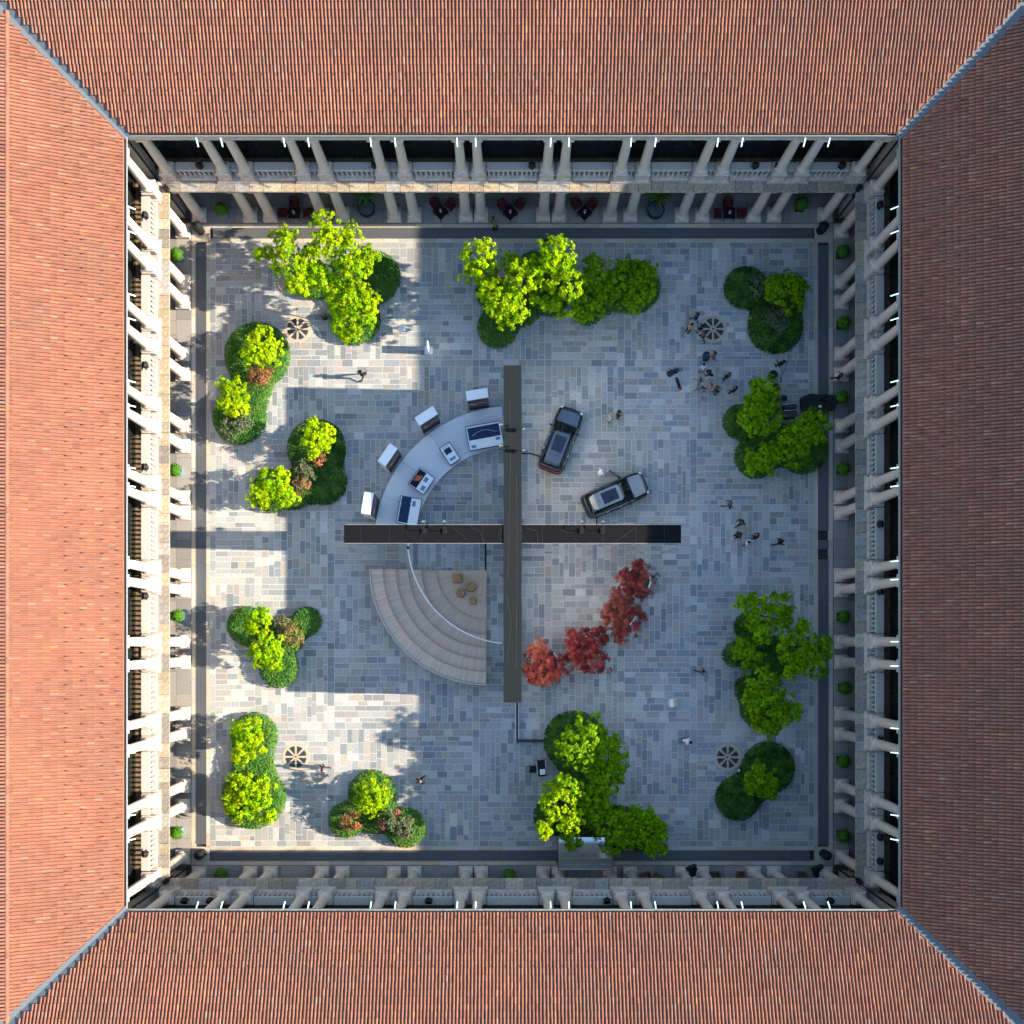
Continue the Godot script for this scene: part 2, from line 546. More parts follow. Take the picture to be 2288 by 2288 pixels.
func wing_meshes() -> void:
	var b := MB.new()
	b.soft_box(Vector3(0, 0.19, 0), Vector3(1.03, 0.38, 1.03), 0.02)
	W.plinth = b.done()
	b = MB.new()
	b.lathe([[0.49, 0.38], [0.50, 0.42], [0.50, 0.48], [0.45, 0.52], [0.42, 0.54], [0.45, 0.58], [0.45, 0.62], [0.39, 0.66]], 24)
	W.base = b.done()
	b = MB.new()
	b.lathe([[0.39, 0.66], [0.372, 0.72], [0.37, 1.6], [0.355, 3.0], [0.315, 4.6], [0.335, 4.63], [0.335, 4.7]], 28)
	W.shaft = b.done()
	b = MB.new()
	b.lathe([[0.31, 4.7], [0.32, 4.78], [0.42, 4.9], [0.44, 4.96]], 24)
	b.box(Vector3(0, 5.02, 0), Vector3(0.94, 0.12, 0.94))
	W.capital = b.done()
	b = MB.new()
	b.soft_box(Vector3(0, 0.09, 0), Vector3(0.84, 0.18, 0.84), 0.02)
	W.up_plinth = b.done()
	b = MB.new()
	b.lathe([[0.41, 0.18], [0.42, 0.23], [0.41, 0.28], [0.36, 0.31], [0.37, 0.35], [0.34, 0.40]], 22)
	W.up_base = b.done()
	b = MB.new()
	b.lathe([[0.34, 0.40], [0.32, 0.46], [0.318, 1.4], [0.305, 2.6], [0.27, 4.2]], 26)
	W.up_shaft = b.done()
	b = MB.new()
	b.lathe([[0.27, 4.2], [0.29, 4.25], [0.27, 4.3], [0.37, 4.5]], 22)
	b.box(Vector3(0, 4.6, 0), Vector3(0.8, 0.2, 0.8))
	W.up_capital = b.done()
	b = MB.new()
	b.box(Vector3(0, 0.03, 0), Vector3(0.15, 0.06, 0.15))
	b.lathe([[0.05, 0.06], [0.07, 0.12], [0.085, 0.2], [0.05, 0.36], [0.045, 0.42], [0.07, 0.48], [0.055, 0.52]], 10)
	b.box(Vector3(0, 0.55, 0), Vector3(0.15, 0.06, 0.15))
	W.baluster = b.done()
	b = MB.new()
	b.soft_box(Vector3(0, 0.36, 0), Vector3(0.92, 0.72, 0.80), 0.015)
	b.soft_box(Vector3(0, 0.79, 0), Vector3(1.04, 0.14, 0.92), 0.03)
	W.die = b.done()
	# roof tile: half barrel, wider at its lower end; runs from z = 0 (upper) to z = 0.47 (lower)
	b = MB.new()
	for k in 6:
		var a0 := PI * k / 6
		var a1 := PI * (k + 1) / 6
		var p := []
		for e in [[a0, 0.068, 0.0, 0.0], [a1, 0.068, 0.0, 0.0], [a1, 0.082, 0.47, 0.03], [a0, 0.082, 0.47, 0.03]]:
			p.append(Vector3(cos(e[0]) * e[1], sin(e[0]) * e[1] * 1.5 + e[3], e[2]))
		var n0 := Vector3(cos(a0), sin(a0), 0)
		var n1 := Vector3(cos(a1), sin(a1), 0)
		b.quad4(p[0], p[1], p[2], p[3], n0, n1, n1, n0)
		b.tri(p[2], p[3], Vector3(0, 0.02, 0.47), Vector3.BACK, Vector3.BACK, Vector3.BACK)
	W.tile = b.done()
	b = MB.new()
	b.box(Vector3(0, 0.6, 0), Vector3(1.0, 0.05, 0.1))
	W.wframe = window_frame(1.5, 2.9)
	W.wpane = boxed(Vector3(1.36, 2.76, 0.02))
	W.gpane = boxed(Vector3(51.2 / 38 - 0.01, 6.1, 0.03))
	W.gbar = boxed(Vector3(0.06, 6.1, 0.07))
	W.guard = boxed(Vector3(0.05, 0.09, 0.05), Vector3(0, 0.10, 0))

func window_frame(w: float, h: float) -> ArrayMesh:
	var b := MB.new()
	for x in [-1, 1]: b.box(Vector3(x * (w / 2 - 0.04), 0, 0), Vector3(0.08, h, 0.10))
	for y in [-1, 0.35, 1]: b.box(Vector3(0, y * (h / 2 - 0.04), 0.003), Vector3(w - 0.16, 0.08, 0.094))
	b.box(Vector3(0, 0, 0.006), Vector3(0.06, h - 0.16, 0.088))
	return b.done()

func barrier(parent: Node, called: String, m: Material, bars: Array) -> void:
	var b := MB.new()
	for q in bars: b.mitre(q[0], q[1], q[2], q[3])
	part(parent, called, b.done(), m)

func ledge_tone() -> Color:
	var c: Color = [Color(0.40, 0.33, 0.24), Color(0.34, 0.30, 0.25), Color(0.46, 0.37, 0.26), Color(0.29, 0.26, 0.23), Color(0.38, 0.36, 0.33), Color(0.50, 0.43, 0.33)][rng.randi() % 6]
	return tint(c, 0.12)

func wing(label: String, turn: float, depth: float) -> void:
	var g := thing("palace_wing", label, "building", Vector3.ZERO, turn, "arcaded wings round the courtyard")
	barrier(g, "gallery_base", M.plaster, [[23.95, 29.2, -0.3, 0.09]])
	barrier(g, "upper_floor", M.floor_tile, [[24.0, 29.2, 6.25, 6.66]])
	barrier(g, "vault", M.plaster, [[24.05, 29.2, 5.95, 6.2], [24.05, 29.2, 12.9, 13.2]])
	barrier(g, "back_wall", M.plaster, [[29.2, 29.6, -0.3, 13.9]])
	barrier(g, "outer_wall", M.plaster, [[36.4, 36.8, -0.3, 13.9]])
	barrier(g, "entablature", M.carved, [[24.0, 24.8, 5.08, 5.95], [24.0, 24.6, 5.95, 6.25], [23.78, 24.0, 6.15, 6.38], [23.58, 24.0, 6.38, 6.52]])
	barrier(g, "upper_entablature", M.carved, [[24.05, 24.8, 12.5, 13.2], [23.88, 24.05, 13.05, 13.3], [23.83, 24.9, 13.3, 13.55], [23.80, 24.9, 13.55, 13.86]])
	barrier(g, "gutter", M.zinc, [[23.56, 23.585, 13.84, 14.02], [23.585, 23.74, 13.84, 13.86], [23.74, 23.765, 13.84, 14.0]])
	# ledge of stone slabs along the cornice
	var c := runs(-22.6, 22.6, 0.7, 1.35)
	for i in c.size() - 1:
		var b := MB.new()
		b.col = ledge_tone()
		b.box(Vector3(0, 0, 0), Vector3(c[i + 1] - c[i] - 0.025, 0.2, 0.70))
		part(g, "cornice_slab", b.done(), M.ledge, Vector3((c[i] + c[i + 1]) / 2, 6.62 + rng.randf_range(-0.006, 0.006), 23.71))
	for s in [-1, 1]:
		var b := MB.new()
		b.col = ledge_tone()
		b.slab(PackedVector2Array([Vector2(s * 22.61, 23.36), Vector2(s * 23.355, 23.36), Vector2(s * 24.055, 24.06), Vector2(s * 22.61, 24.06)]), 6.52, 6.715)
		part(g, "cornice_slab", b.done(), M.ledge)
	barrier(g, "ledge_core", M.carved, [[24.065, 24.9, 6.5, 6.70]])
	# gallery floor slabs, two rows
	var slab_tones := []
	for t in [Color(0.27, 0.26, 0.25), Color(0.31, 0.30, 0.28), Color(0.23, 0.225, 0.22), Color(0.33, 0.30, 0.27)]:
		var b := MB.new()
		b.col = t
		b.box(Vector3(0, -0.02, 0), Vector3(1, 0.05, 1))
		slab_tones.append(b.done())
	for row in [[23.90, 24.98], [24.98, 26.1]]:
		var cc := runs(-row[0] + 0.03, row[0] - 0.03, 1.0, 2.4)
		for i in cc.size() - 1:
			var o := part(g, "floor_slab", slab_tones[rng.randi() % 4], M.kerb)
			o.transform = Transform3D(Basis.from_scale(Vector3(cc[i + 1] - cc[i] - 0.02, 1, row[1] - row[0] - 0.02)), Vector3((cc[i] + cc[i + 1]) / 2, 0.115, (row[0] + row[1]) / 2))
	# columns
	var xs := []
	for p in PAIRS: xs.append_array([p[0] - p[1], p[0] + p[1]])
	xs.append_array([-23.2, 23.2])
	for x in xs:
		var q := Node3D.new()
		q.name = "column"
		g.add_child(q, true)
		q.position = Vector3(x, 0.12, 24.42)
		part(q, "plinth", W.plinth, M.granite)
		part(q, "base", W.base, M.granite)
		part(q, "shaft", W.shaft, M.granite)
		part(q, "capital", W.capital, M.granite)
		q = Node3D.new()
		q.name = "upper_column"
		g.add_child(q, true)
		q.position = Vector3(x, 7.80, 24.42)
		part(q, "plinth", W.up_plinth, M.granite)
		part(q, "base", W.up_base, M.granite)
		part(q, "shaft", W.up_shaft, M.granite)
		part(q, "capital", W.up_capital, M.granite)
		part(g, "pedestal", W.die, M.carved, Vector3(x, 6.94, 24.42))
	# pedestal bases run under each pair
	var spans := []
	for p in PAIRS: spans.append([p[0] - p[1] - 0.56, p[0] + p[1] + 0.56])
	spans.append([-24.0, -22.62])
	spans.append([22.62, 24.0])
	spans.sort()
	for s in spans:
		var b := MB.new()
		var w: float = s[1] - s[0]
		b.soft_box(Vector3(0, 0.06, 0), Vector3(w + 0.16, 0.12, 1.06), 0.02)
		b.soft_box(Vector3(0, 0.17, 0), Vector3(w, 0.10, 0.94), 0.03)
		part(g, "pedestal_base", b.done(), M.carved, Vector3((s[0] + s[1]) / 2, 6.72, 24.42))
	# balustrades between the pedestals
	var gaps := []
	for i in spans.size() - 1: gaps.append([spans[i][1], spans[i + 1][0]])
	for p in PAIRS: gaps.append([p[0] - p[1] + 0.53, p[0] + p[1] - 0.53])
	for s in gaps:
		var w: float = s[1] - s[0]
		var m: float = (s[0] + s[1]) / 2
		if w < 0.06: continue
		var low := w < 0.8
		if not low:
			var b := MB.new()
			b.soft_box(Vector3(0, 0.11, 0), Vector3(w - 0.17, 0.22, 0.62), 0.03)
			part(g, "balustrade_base", b.done(), M.carved, Vector3(m, 6.70, 24.42))
		var r := MB.new()
		r.soft_box(Vector3(0, 0, 0), Vector3(w + 0.02, 0.17, 0.58), 0.03)
		part(g, "handrail", r.done(), M.rail, Vector3(m, 7.62, 24.64))
		var k := maxi(1, int((w - 0.1) / 0.30))
		for i in k:
			part(g, "baluster", W.baluster, M.carved, Vector3(s[0] + (i + 0.5) * w / k, 6.93 if not low else 6.95, 24.37))
	# windows behind the galleries
	for y in [1.75, 8.5]:
		for x in [-21.0, -16.0, -10.67, -5.4, 0.0, 5.4, 10.67, 16.0, 21.0]:
			var f := part(g, "window", W.wframe, M.wood, Vector3(x, y + 0.3, 29.14))
			part(f, "pane", W.wpane, M.pane, Vector3(0, 0, 0.01))
	# the upper loggia is glazed behind its columns
	var panes := 38
	var pw := 51.2 / panes
	for i in panes:
		var px := -25.6 + (i + 0.5) * pw
		part(g, "glazing_pane", W.gpane, M.pane, Vector3(px, 9.74, 25.66))
		part(g, "glazing_bar", W.gbar, M.iron, Vector3(px + pw / 2 - 0.03, 9.74, 25.63))
	# corner pier and rain pipe
	var pier := MB.new()
	pier.soft_box(Vector3(0, 3.0, 0), Vector3(0.9, 5.9, 0.9), 0.04)
	pier.soft_box(Vector3(0, 10.1, 0), Vector3(0.85, 6.7, 0.85), 0.04)
	part(g, "corner_pier", pier.done(), M.granite, Vector3(24.7, 0.1, 24.7))
	var pipe := MB.new()
	pipe.tube([Vector3(23.75, 13.9, 23.75), Vector3(23.95, 13.2, 23.95), Vector3(24.08, 12.6, 24.08), Vector3(24.08, 7.3, 24.08), Vector3(23.3, 6.9, 23.3), Vector3(23.3, 6.2, 23.3), Vector3(24.0, 5.6, 24.0), Vector3(24.0, 0.3, 24.0)], [0.075], 8)
	pipe.box(Vector3(23.5, 6.95, 23.5), Vector3(0.34, 0.3, 0.34), Basis(UP, PI / 4))
	part(g, "rain_pipe", pipe.done(), M.iron)
	roof(g, depth)

func roof(g: Node3D, depth: float) -> void:
	var r := Node3D.new()
	r.name = "roof"
	g.add_child(r, true)
	var ry := func(d: float) -> float: return EAVE_Y + 0.09 + (d - EAVE) * SLOPE
	var d0 := EAVE + 0.12
	var d1 := EAVE + depth
	var b := MB.new()
	var nn := Vector3(0, 1, -SLOPE).normalized()
	b.quad(Vector3(-d0, ry.call(d0) - 0.035, d0), Vector3(d0, ry.call(d0) - 0.035, d0), Vector3(d1, ry.call(d1) - 0.035, d1), Vector3(-d1, ry.call(d1) - 0.035, d1), nn)
	b.quad(Vector3(-d1, ry.call(d1) - 0.035, d1), Vector3(d1, ry.call(d1) - 0.035, d1), Vector3(37.2, 13.95, 37.2), Vector3(-37.2, 13.95, 37.2), Vector3(0, 1, SLOPE).normalized())
	part(r, "channel_tiles", b.done(), M.under_tile)
	b = MB.new()
	b.quad(Vector3(-d0, 13.86, d0), Vector3(d0, 13.86, d0), Vector3(d0, ry.call(d0) - 0.035, d0), Vector3(-d0, ry.call(d0) - 0.035, d0), Vector3(0, 0, -1))
	part(r, "eave_board", b.done(), M.wood)
	# barrel tiles, course by course from the eave
	var sn := SLOPE / sqrt(1 + SLOPE * SLOPE)
	var cs := 1.0 / sqrt(1 + SLOPE * SLOPE)
	var face := Basis(Vector3(-1, 0, 0), Vector3(0, cs, -sn), Vector3(0, -sn, -cs))
	var pitch := 0.2135
	var step := 0.405 * cs
	var courses := int((d1 - EAVE) / step)
	var xf := []
	var cols := []
	var tones := [Color(0.262, 0.112, 0.078), Color(0.240, 0.108, 0.080), Color(0.280, 0.122, 0.084), Color(0.250, 0.122, 0.092), Color(0.215, 0.096, 0.070), Color(0.320, 0.145, 0.090), Color(0.270, 0.175, 0.140), Color(0.360, 0.170, 0.090)]
	var loose := []
	for t in tones:
		loose.append(recolor(W.tile, t))
	var singles := 0
	var batches := FastNoiseLite.new()   # mended areas laid with tiles of another firing
	batches.seed = 12
	batches.frequency = 0.16
	batches.fractal_octaves = 4
	for k in courses + 1:
		var d := EAVE + 0.60 + k * step      # upper end of the course
		var n := int((d - 0.34 - 0.16) / pitch)
		for i in range(-n, n + 1):
			var x := (i + 0.5) * pitch
			if absf(x) > d - 0.665: continue
			var j := Vector3(rng.randf_range(-0.008, 0.008), rng.randf_range(0.0, 0.01), rng.randf_range(-0.014, 0.014))
			var t := Transform3D(face * Basis(UP, rng.randf_range(-0.02, 0.02)), Vector3(x, ry.call(d) - 0.03, d) + j)
			var q := rng.randf()
			var tone := rng.randi() % 5
			if q > 0.95: tone = 5
			if q > 0.975: tone = 6
			if q > 0.991: tone = 7
			if singles < 300 and k < 2:
				part(r, "roof_tile", loose[tone], M.tile).transform = t
				singles += 1
			else:
				xf.append(t)
				var batch := batches.get_noise_2d(x + g.rotation.y * 40.0, d)
				cols.append(tint(tones[tone].lerp(tones[6] if batch < 0.0 else tones[5], minf(absf(batch) * 0.5, 0.3)), 0.10) * (1.0 + 0.16 * batch))
	many(r, "roof_tiles", W.tile, M.tile, xf, cols, "stuff")
	# snow guards in four rows
	var gf := []
	var row := 0
	for off in [0.40, 1.2, 2.25, 3.05]:
		var d: float = EAVE + off
		var x: float = -d + 0.9 + 0.21 * row
		while x < d - 0.9:
			gf.append(Transform3D(face, Vector3(roundf(x / pitch) * pitch, ry.call(d), d)))
			x += 0.854
		row += 1
	many(r, "snow_guards", W.guard, M.iron, gf, [], "stuff")
	# ridge
	b = MB.new()
	for i in int(d1 * 2 / 0.42):
		var x := -d1 + i * 0.42
		b.col = tint(tones[rng.randi() % 5], 0.1)
		b.lathe([[0.16, 0.0], [0.14, 0.44]], 8, Vector3(x, ry.call(d1) - 0.02, d1), Basis(Vector3(0, 0, 1), Vector3(1, 0, 0), Vector3(0, -1, 0)))
	tag(part(r, "ridge_tiles", b.done(), M.tile), "", "", "", "stuff")
	# valley gutter towards the next wing
	b = MB.new()
	var e0 := EAVE - 0.02
	var w := 0.52
	for s in [0, 1]:
		var lo0 := Vector3(e0, ry.call(e0) + 0.0, e0)
		var lo1 := Vector3(d1 + 0.3, ry.call(d1 + 0.3) + 0.0, d1 + 0.3)
		var side := Vector3(-w, 0, 0) if s == 0 else Vector3(0, 0, -w)
		var nv := nn if s == 0 else Vector3(-SLOPE, 1, 0).normalized()
		b.quad(lo0, lo1, lo1 + side + UP * 0.005, lo0 + (side if s == 1 else side) * 0.5 + UP * 0.005, nv)
	part(r, "valley_gutter", b.done(), M.lead)

func recolor(m: ArrayMesh, c: Color) -> ArrayMesh:
	var arr := m.surface_get_arrays(0)
	var cols := PackedColorArray()
	cols.resize(arr[Mesh.ARRAY_VERTEX].size())
	cols.fill(c)
	arr[Mesh.ARRAY_COLOR] = cols
	var out := ArrayMesh.new()
	out.add_surface_from_arrays(Mesh.PRIMITIVE_TRIANGLES, arr)
	return out


# ---------------------------------------------------------------- plants
func leaf_cluster(count: int, size: float, wide: float, lift: float, seed_: int) -> ArrayMesh:
	# a spray of leaves, each folded along its midrib
	var r := RandomNumberGenerator.new()
	r.seed = seed_
	var v := PackedVector3Array()
	var n := PackedVector3Array()
	var c := PackedColorArray()
	var idx := PackedInt32Array()
	for k in count:
		var a := TAU * k / count + r.randf_range(-0.4, 0.4)
		var d := (Vector3(cos(a), 0, sin(a)) + UP * (lift + r.randf_range(-0.25, 0.35))).normalized()
		var side := d.cross(UP).normalized()
		var nn := side.cross(d).normalized()
		if nn.y < 0: nn = -nn
		var s := size * r.randf_range(0.75, 1.2)
		var base := d * s * 0.08 + UP * r.randf_range(-0.02, 0.03)
		var tip := base + d * s - UP * s * 0.12
		var w := s * wide
		var o := v.size()
		var e0 := base + d * s * 0.5 + side * w - UP * s * 0.08
		var e1 := base + d * s * 0.5 - side * w - UP * s * 0.08
		v.append_array([base, tip, e0, e1])
		n.append_array([nn, nn, (nn + side * 0.3).normalized(), (nn - side * 0.3).normalized()])
		var k2 := r.randf_range(0.85, 1.1)
		for q in 4: c.append(Color(k2, k2, k2))
		for f in [[0, 1, 2], [0, 3, 1]]:
			var up := (v[o + f[1]] - v[o + f[0]]).cross(v[o + f[2]] - v[o + f[0]]).dot(nn) > 0.0
			idx.append_array([o + f[0], o + f[2], o + f[1]] if up else [o + f[0], o + f[1], o + f[2]])
	var arr := []
	arr.resize(Mesh.ARRAY_MAX)
	arr[Mesh.ARRAY_VERTEX] = v
	arr[Mesh.ARRAY_NORMAL] = n
	arr[Mesh.ARRAY_COLOR] = c
	arr[Mesh.ARRAY_INDEX] = idx
	var m := ArrayMesh.new()
	m.add_surface_from_arrays(Mesh.PRIMITIVE_TRIANGLES, arr)
	return m

var tinted := {}
func tinted_leaf(m: ArrayMesh, c: Color) -> ArrayMesh:
	# one mesh for each of a limited set of leaf colours
	var l := c.get_luminance()
	var level := pow(1.13, roundf(log(maxf(l, 0.005)) / log(1.13)))
	var hue := Color(roundf(c.r / l * 5.0) / 5.0, roundf(c.g / l * 5.0) / 5.0, roundf(c.b / l * 5.0) / 5.0)
	var key := [m, level, hue]
	if not tinted.has(key): tinted[key] = recolor(m, Color(hue.r * level, hue.g * level, hue.b * level))
	return tinted[key]

func foliage(parent: Node3D, called: String, mesh: ArrayMesh, m: Material, xf: Array, cols: Array) -> void:
	var st := SurfaceTool.new()
	st.begin(Mesh.PRIMITIVE_TRIANGLES)
	for i in xf.size(): st.append_from(tinted_leaf(mesh, cols[i]), 0, xf[i])
	part(parent, called, st.commit(), m)

func crown(parent: Node3D, blobs: Array, mesh: Mesh, m: Material, tones: Array, per: float, leaf_scale: float) -> void:
	# blobs: [centre relative to the parent, radius]; leaves sit in clumps over each blob
	var xf := []
	var cols := []
	for bl in blobs:
		var c: Vector3 = bl[0]
		var r: float = bl[1]
		var clumps := int(per * r * r) + 6
		var base_tone: Color = tones[rng.randi() % tones.size()]
		for k in clumps:
			var d := Vector3(rng.randfn(), rng.randfn(), rng.randfn()).normalized()
			if d.y < -0.3: d.y = -d.y
			var rr := r * rng.randf_range(0.60, 1.04)
			if rng.randf() < 0.14: rr = r * rng.randf_range(1.05, 1.22)
			var p := c + Vector3(d.x, d.y * 0.82, d.z) * rr
			var cr := rng.randf_range(0.16, 0.33)
			var tone := tint(base_tone.lerp(tones[rng.randi() % tones.size()], 0.5), 0.18)
			for q in rng.randi_range(11, 16):
				var o := Vector3(rng.randfn(), rng.randfn(), rng.randfn()).normalized()
				var face := (o * 0.7 + d * 0.5 + UP * 0.55).normalized()
				var s := leaf_scale * rng.randf_range(0.75, 1.25)
				xf.append(Transform3D(along(face, rng.randf() * TAU) * Basis.from_scale(Vector3(s, s, s)), p + o * cr * sqrt(rng.randf())))
				cols.append(tint(tone, 0.34))
	foliage(parent, "crown", mesh, m, xf, cols)

const SUNLIT_NEW_GREEN := [Color(0.270, 0.419, 0.0032), Color(0.203, 0.376, 0.0032), Color(0.351, 0.447, 0.0032), Color(0.156, 0.302, 0.0038)]  # young leaves, with sunlight put into the colour for trees in sun
const SHADED_GREEN := [Color(0.131, 0.273, 0.0043), Color(0.178, 0.313, 0.0043), Color(0.093, 0.211, 0.0058)]  # darker set for trees out of the sun: shade put into the leaf colour
const GREY_GREEN := [Color(0.09, 0.13, 0.06), Color(0.11, 0.14, 0.07), Color(0.13, 0.12, 0.06)]
const RED_TIPS := [Color(0.30, 0.10, 0.05), Color(0.20, 0.16, 0.05), Color(0.34, 0.13, 0.08), Color(0.12, 0.15, 0.04)]
const MAPLE := [Color(0.25, 0.036, 0.036), Color(0.33, 0.06, 0.055), Color(0.11, 0.016, 0.02), Color(0.38, 0.10, 0.07)]

func tree(called: String, label: String, category: String, blobs: Array, h: float, tones: Array, group: String, foot_h := 0.3, per := 27.0, mesh: Mesh = null, m: Material = null, leaf_scale := 1.0) -> void:
	# blobs on the survey sheet: [u, v, radius in sheet units, height above or below h]
	var pts := []
	var mid := Vector3.ZERO
	for q in blobs:
		var hh: float = h + (q[3] if q.size() > 3 else 0.0)
		var p := at(q[0], q[1], hh)
		pts.append([p, q[2] * 1.12 * (HC - hh) / FC])
		mid += p / blobs.size()
	var foot := Vector3(mid.x, foot_h, mid.z)
	var g := thing(called, label, category, foot, 0.0, group)
	var b := MB.new()
	var r0 := clampf(h * 0.028, 0.035, 0.13)
	var fork := Vector3(rng.randf_range(-0.1, 0.1), (h - foot_h) * 0.38, rng.randf_range(-0.1, 0.1))
	b.tube([Vector3(0, -0.12, 0), fork * 0.5 + Vector3(0.04, 0, 0.02), fork], [r0 * 1.25, r0 * 1.05, r0 * 0.9], 8)
	var rel := []
	for q in pts:
		var e: Vector3 = q[0] - foot
		rel.append([e, q[1]])
		b.tube([fork, fork.lerp(e, 0.5) - UP * 0.08, e], [r0 * 0.6, r0 * 0.42, r0 * 0.2], 6)
		for k in 5:
			var d: Vector3 = Vector3(rng.randfn(), absf(rng.randfn()) * 0.6, rng.randfn()).normalized() * q[1] * 0.85
			b.tube([e - UP * 0.1, e + d * 0.5 + UP * 0.05, e + d], [r0 * 0.2, r0 * 0.13, r0 * 0.06], 5)
	part(g, "trunk", b.done(), M.bark)
	crown(g, rel, mesh if mesh else leaf_mesh, m if m else M.leaf, tones, per, leaf_scale)

func hedge(label: String, circles: Array, h := 0.85, tone := Color(0.048, 0.14, 0.018)) -> void:  # tone carries painted light: paler leaves for hedges in sun, darker in shade
	var pts := []
	var mid := Vector3.ZERO
	for q in circles:
		var p := at(q[0], q[1], h * 0.7)
		pts.append([Vector2(p.x, p.z), q[2] * (HC - h) / FC])
		mid += p / circles.size()
	var foot := Vector3(mid.x, 0, mid.z)
	var g := thing("clipped_hedge", label, "hedge", foot, 0.0, "clipped hedges of the planted islands")
	var b := MB.new()
	for q in pts:
		var r: float = q[1] - 0.10
		b.lathe([[r - 0.02, 0.0], [r, h * 0.35], [r - 0.05, h * 0.62], [r * 0.93 - 0.1, h * 0.84], [r * 0.75, h * 0.93], [0.0, h * 0.95]], 24, Vector3(q[0].x - foot.x, 0, q[0].y - foot.z))
	part(g, "hedge_body", b.done(), M.hedge_core)
	var f := func(p: Vector2) -> float:
		var e := 0.0
		for q in pts: e += exp(-4.0 * (p.distance_to(q[0]) - q[1]))
		return -log(maxf(e, 1e-9)) / 4.0
	var lo := Vector2(1e9, 1e9)
	var hi := -lo
	for q in pts:
		lo = lo.min(q[0] - Vector2(q[1], q[1]) * 1.1)
		hi = hi.max(q[0] + Vector2(q[1], q[1]) * 1.1)
	var xf := []
	var cols := []
	var n := int((hi.x - lo.x) * (hi.y - lo.y) * 150)
	var patch := FastNoiseLite.new()
	patch.seed = int(mid.x * 10) + 50
	patch.frequency = 0.9
	for k in n:
		var p := Vector2(rng.randf_range(lo.x, hi.x), rng.randf_range(lo.y, hi.y))
		var s: float = f.call(p)
		if s > 0.03: continue
		var gx: float = f.call(p + Vector2(0.03, 0)) - s
		var gz: float = f.call(p + Vector2(0, 0.03)) - s
		var out := Vector3(gx, 0, gz).normalized()
		var t := clampf(-s / 0.5, 0.0, 1.0)
		var rise := sqrt(maxf(0.0, 1.0 - (1.0 - t) * (1.0 - t)))
		var y := h * (0.35 + 0.65 * rise)
		var reps := 1 if t > 0.35 else 2
		for q in reps:
			var yy := y if q == 0 else y * rng.randf_range(0.15, 0.85)
			var face := (out * (1.0 - rise * 0.9) + UP * (0.25 + rise) + Vector3(rng.randfn(), rng.randfn(), rng.randfn()) * 0.3).normalized()
			var sc := rng.randf_range(0.8, 1.25)
			var pos := Vector3(p.x - foot.x, yy + rng.randf_range(-0.05, 0.05), p.y - foot.z)
			if q == 1: pos += out * maxf(0.0, -s) * 0.8
			xf.append(Transform3D(along(face, rng.randf() * TAU) * Basis.from_scale(Vector3(sc, sc, sc)), pos))
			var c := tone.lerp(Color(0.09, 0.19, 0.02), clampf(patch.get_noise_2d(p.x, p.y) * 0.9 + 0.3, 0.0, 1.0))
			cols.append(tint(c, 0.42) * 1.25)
	foliage(g, "foliage", small_leaf_mesh, M.hedge_leaf, xf, cols)

func topiary(u: float, v: float, label: String) -> void:
	var p := at(u, v, 0.75)
	var g := thing("topiary_ball", label, "topiary", Vector3(p.x, 0.14, p.z), 0.0, "box balls in square pots along the arcades")
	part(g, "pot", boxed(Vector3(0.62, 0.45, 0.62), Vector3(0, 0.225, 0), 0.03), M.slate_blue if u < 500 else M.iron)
	part(g, "soil", boxed(Vector3(0.54, 0.02, 0.54), Vector3(0, 0.455, 0)), M.soil)
	var core := MB.new()
	core.ball(Vector3(0, 0.78, 0), Vector3(0.42, 0.40, 0.42), 14, 8)
	part(g, "ball_core", core.done(), M.hedge_core)
	var xf := []
	var cols := []
	for k in 420:
		var d := Vector3(rng.randfn(), rng.randfn(), rng.randfn()).normalized()
		var s := rng.randf_range(0.5, 0.75)
		xf.append(Transform3D(along((d + Vector3(rng.randfn(), rng.randfn(), rng.randfn()) * 0.25).normalized(), rng.randf() * TAU) * Basis.from_scale(Vector3(s, s, s)), Vector3(0, 0.78, 0) + d * Vector3(0.46, 0.44, 0.46)))
		cols.append(tint(Color(0.085, 0.25, 0.015), 0.35))
	foliage(g, "foliage", small_leaf_mesh, M.hedge_leaf, xf, cols)

func palm(u: float, v: float, label: String) -> void:
	var p := at(u, v, 0.6)
	var g := thing("potted_palm", label, "palm", Vector3(p.x, 0.14, p.z), 0.0, "palms in round black tubs under the arcade")
	var b := MB.new()
	b.lathe([[0.45, 0.0], [0.60, 0.25], [0.64, 0.62], [0.58, 0.62], [0.57, 0.50]], 28)
	part(g, "tub", b.done(), M.iron)
	b = MB.new()
	b.lathe([[0.585, 0.55], [0.3, 0.58], [0.0, 0.59]], 24)
	part(g, "gravel", b.done(), M.blue_gravel)
	b = MB.new()
	b.tube([Vector3(0, 0.4, 0), Vector3(0.05, 1.2, -0.25), Vector3(0.08, 2.1, -0.45)], [0.10, 0.085, 0.07], 8)
	part(g, "trunk", b.done(), M.bark)
	for k in 16:
		var a := TAU * k / 16 + rng.randf_range(-0.2, 0.2)
		var d := Vector3(cos(a), 0, sin(a))
		var rows := [[], [], []]
		var droop := rng.randf_range(0.2, 0.9)
		for i in 7:
			var t := i / 6.0
			var c := Vector3(0.08, 2.1, -0.45) + d * 0.95 * t + UP * (0.55 * t - droop * t * t)
			var w := 0.09 * sin(PI * clampf(t * 0.9 + 0.1, 0, 1)) + 0.006
			var s := d.cross(UP) * w
			rows[0].append(c + s - UP * w * 0.4)
			rows[1].append(c)
			rows[2].append(c - s - UP * w * 0.4)
		var fb := MB.new()
		fb.col = tint(Color(0.05, 0.12, 0.02), 0.3)
		fb.grid(rows)
		part(g, "frond", fb.done(), M.hedge_leaf)

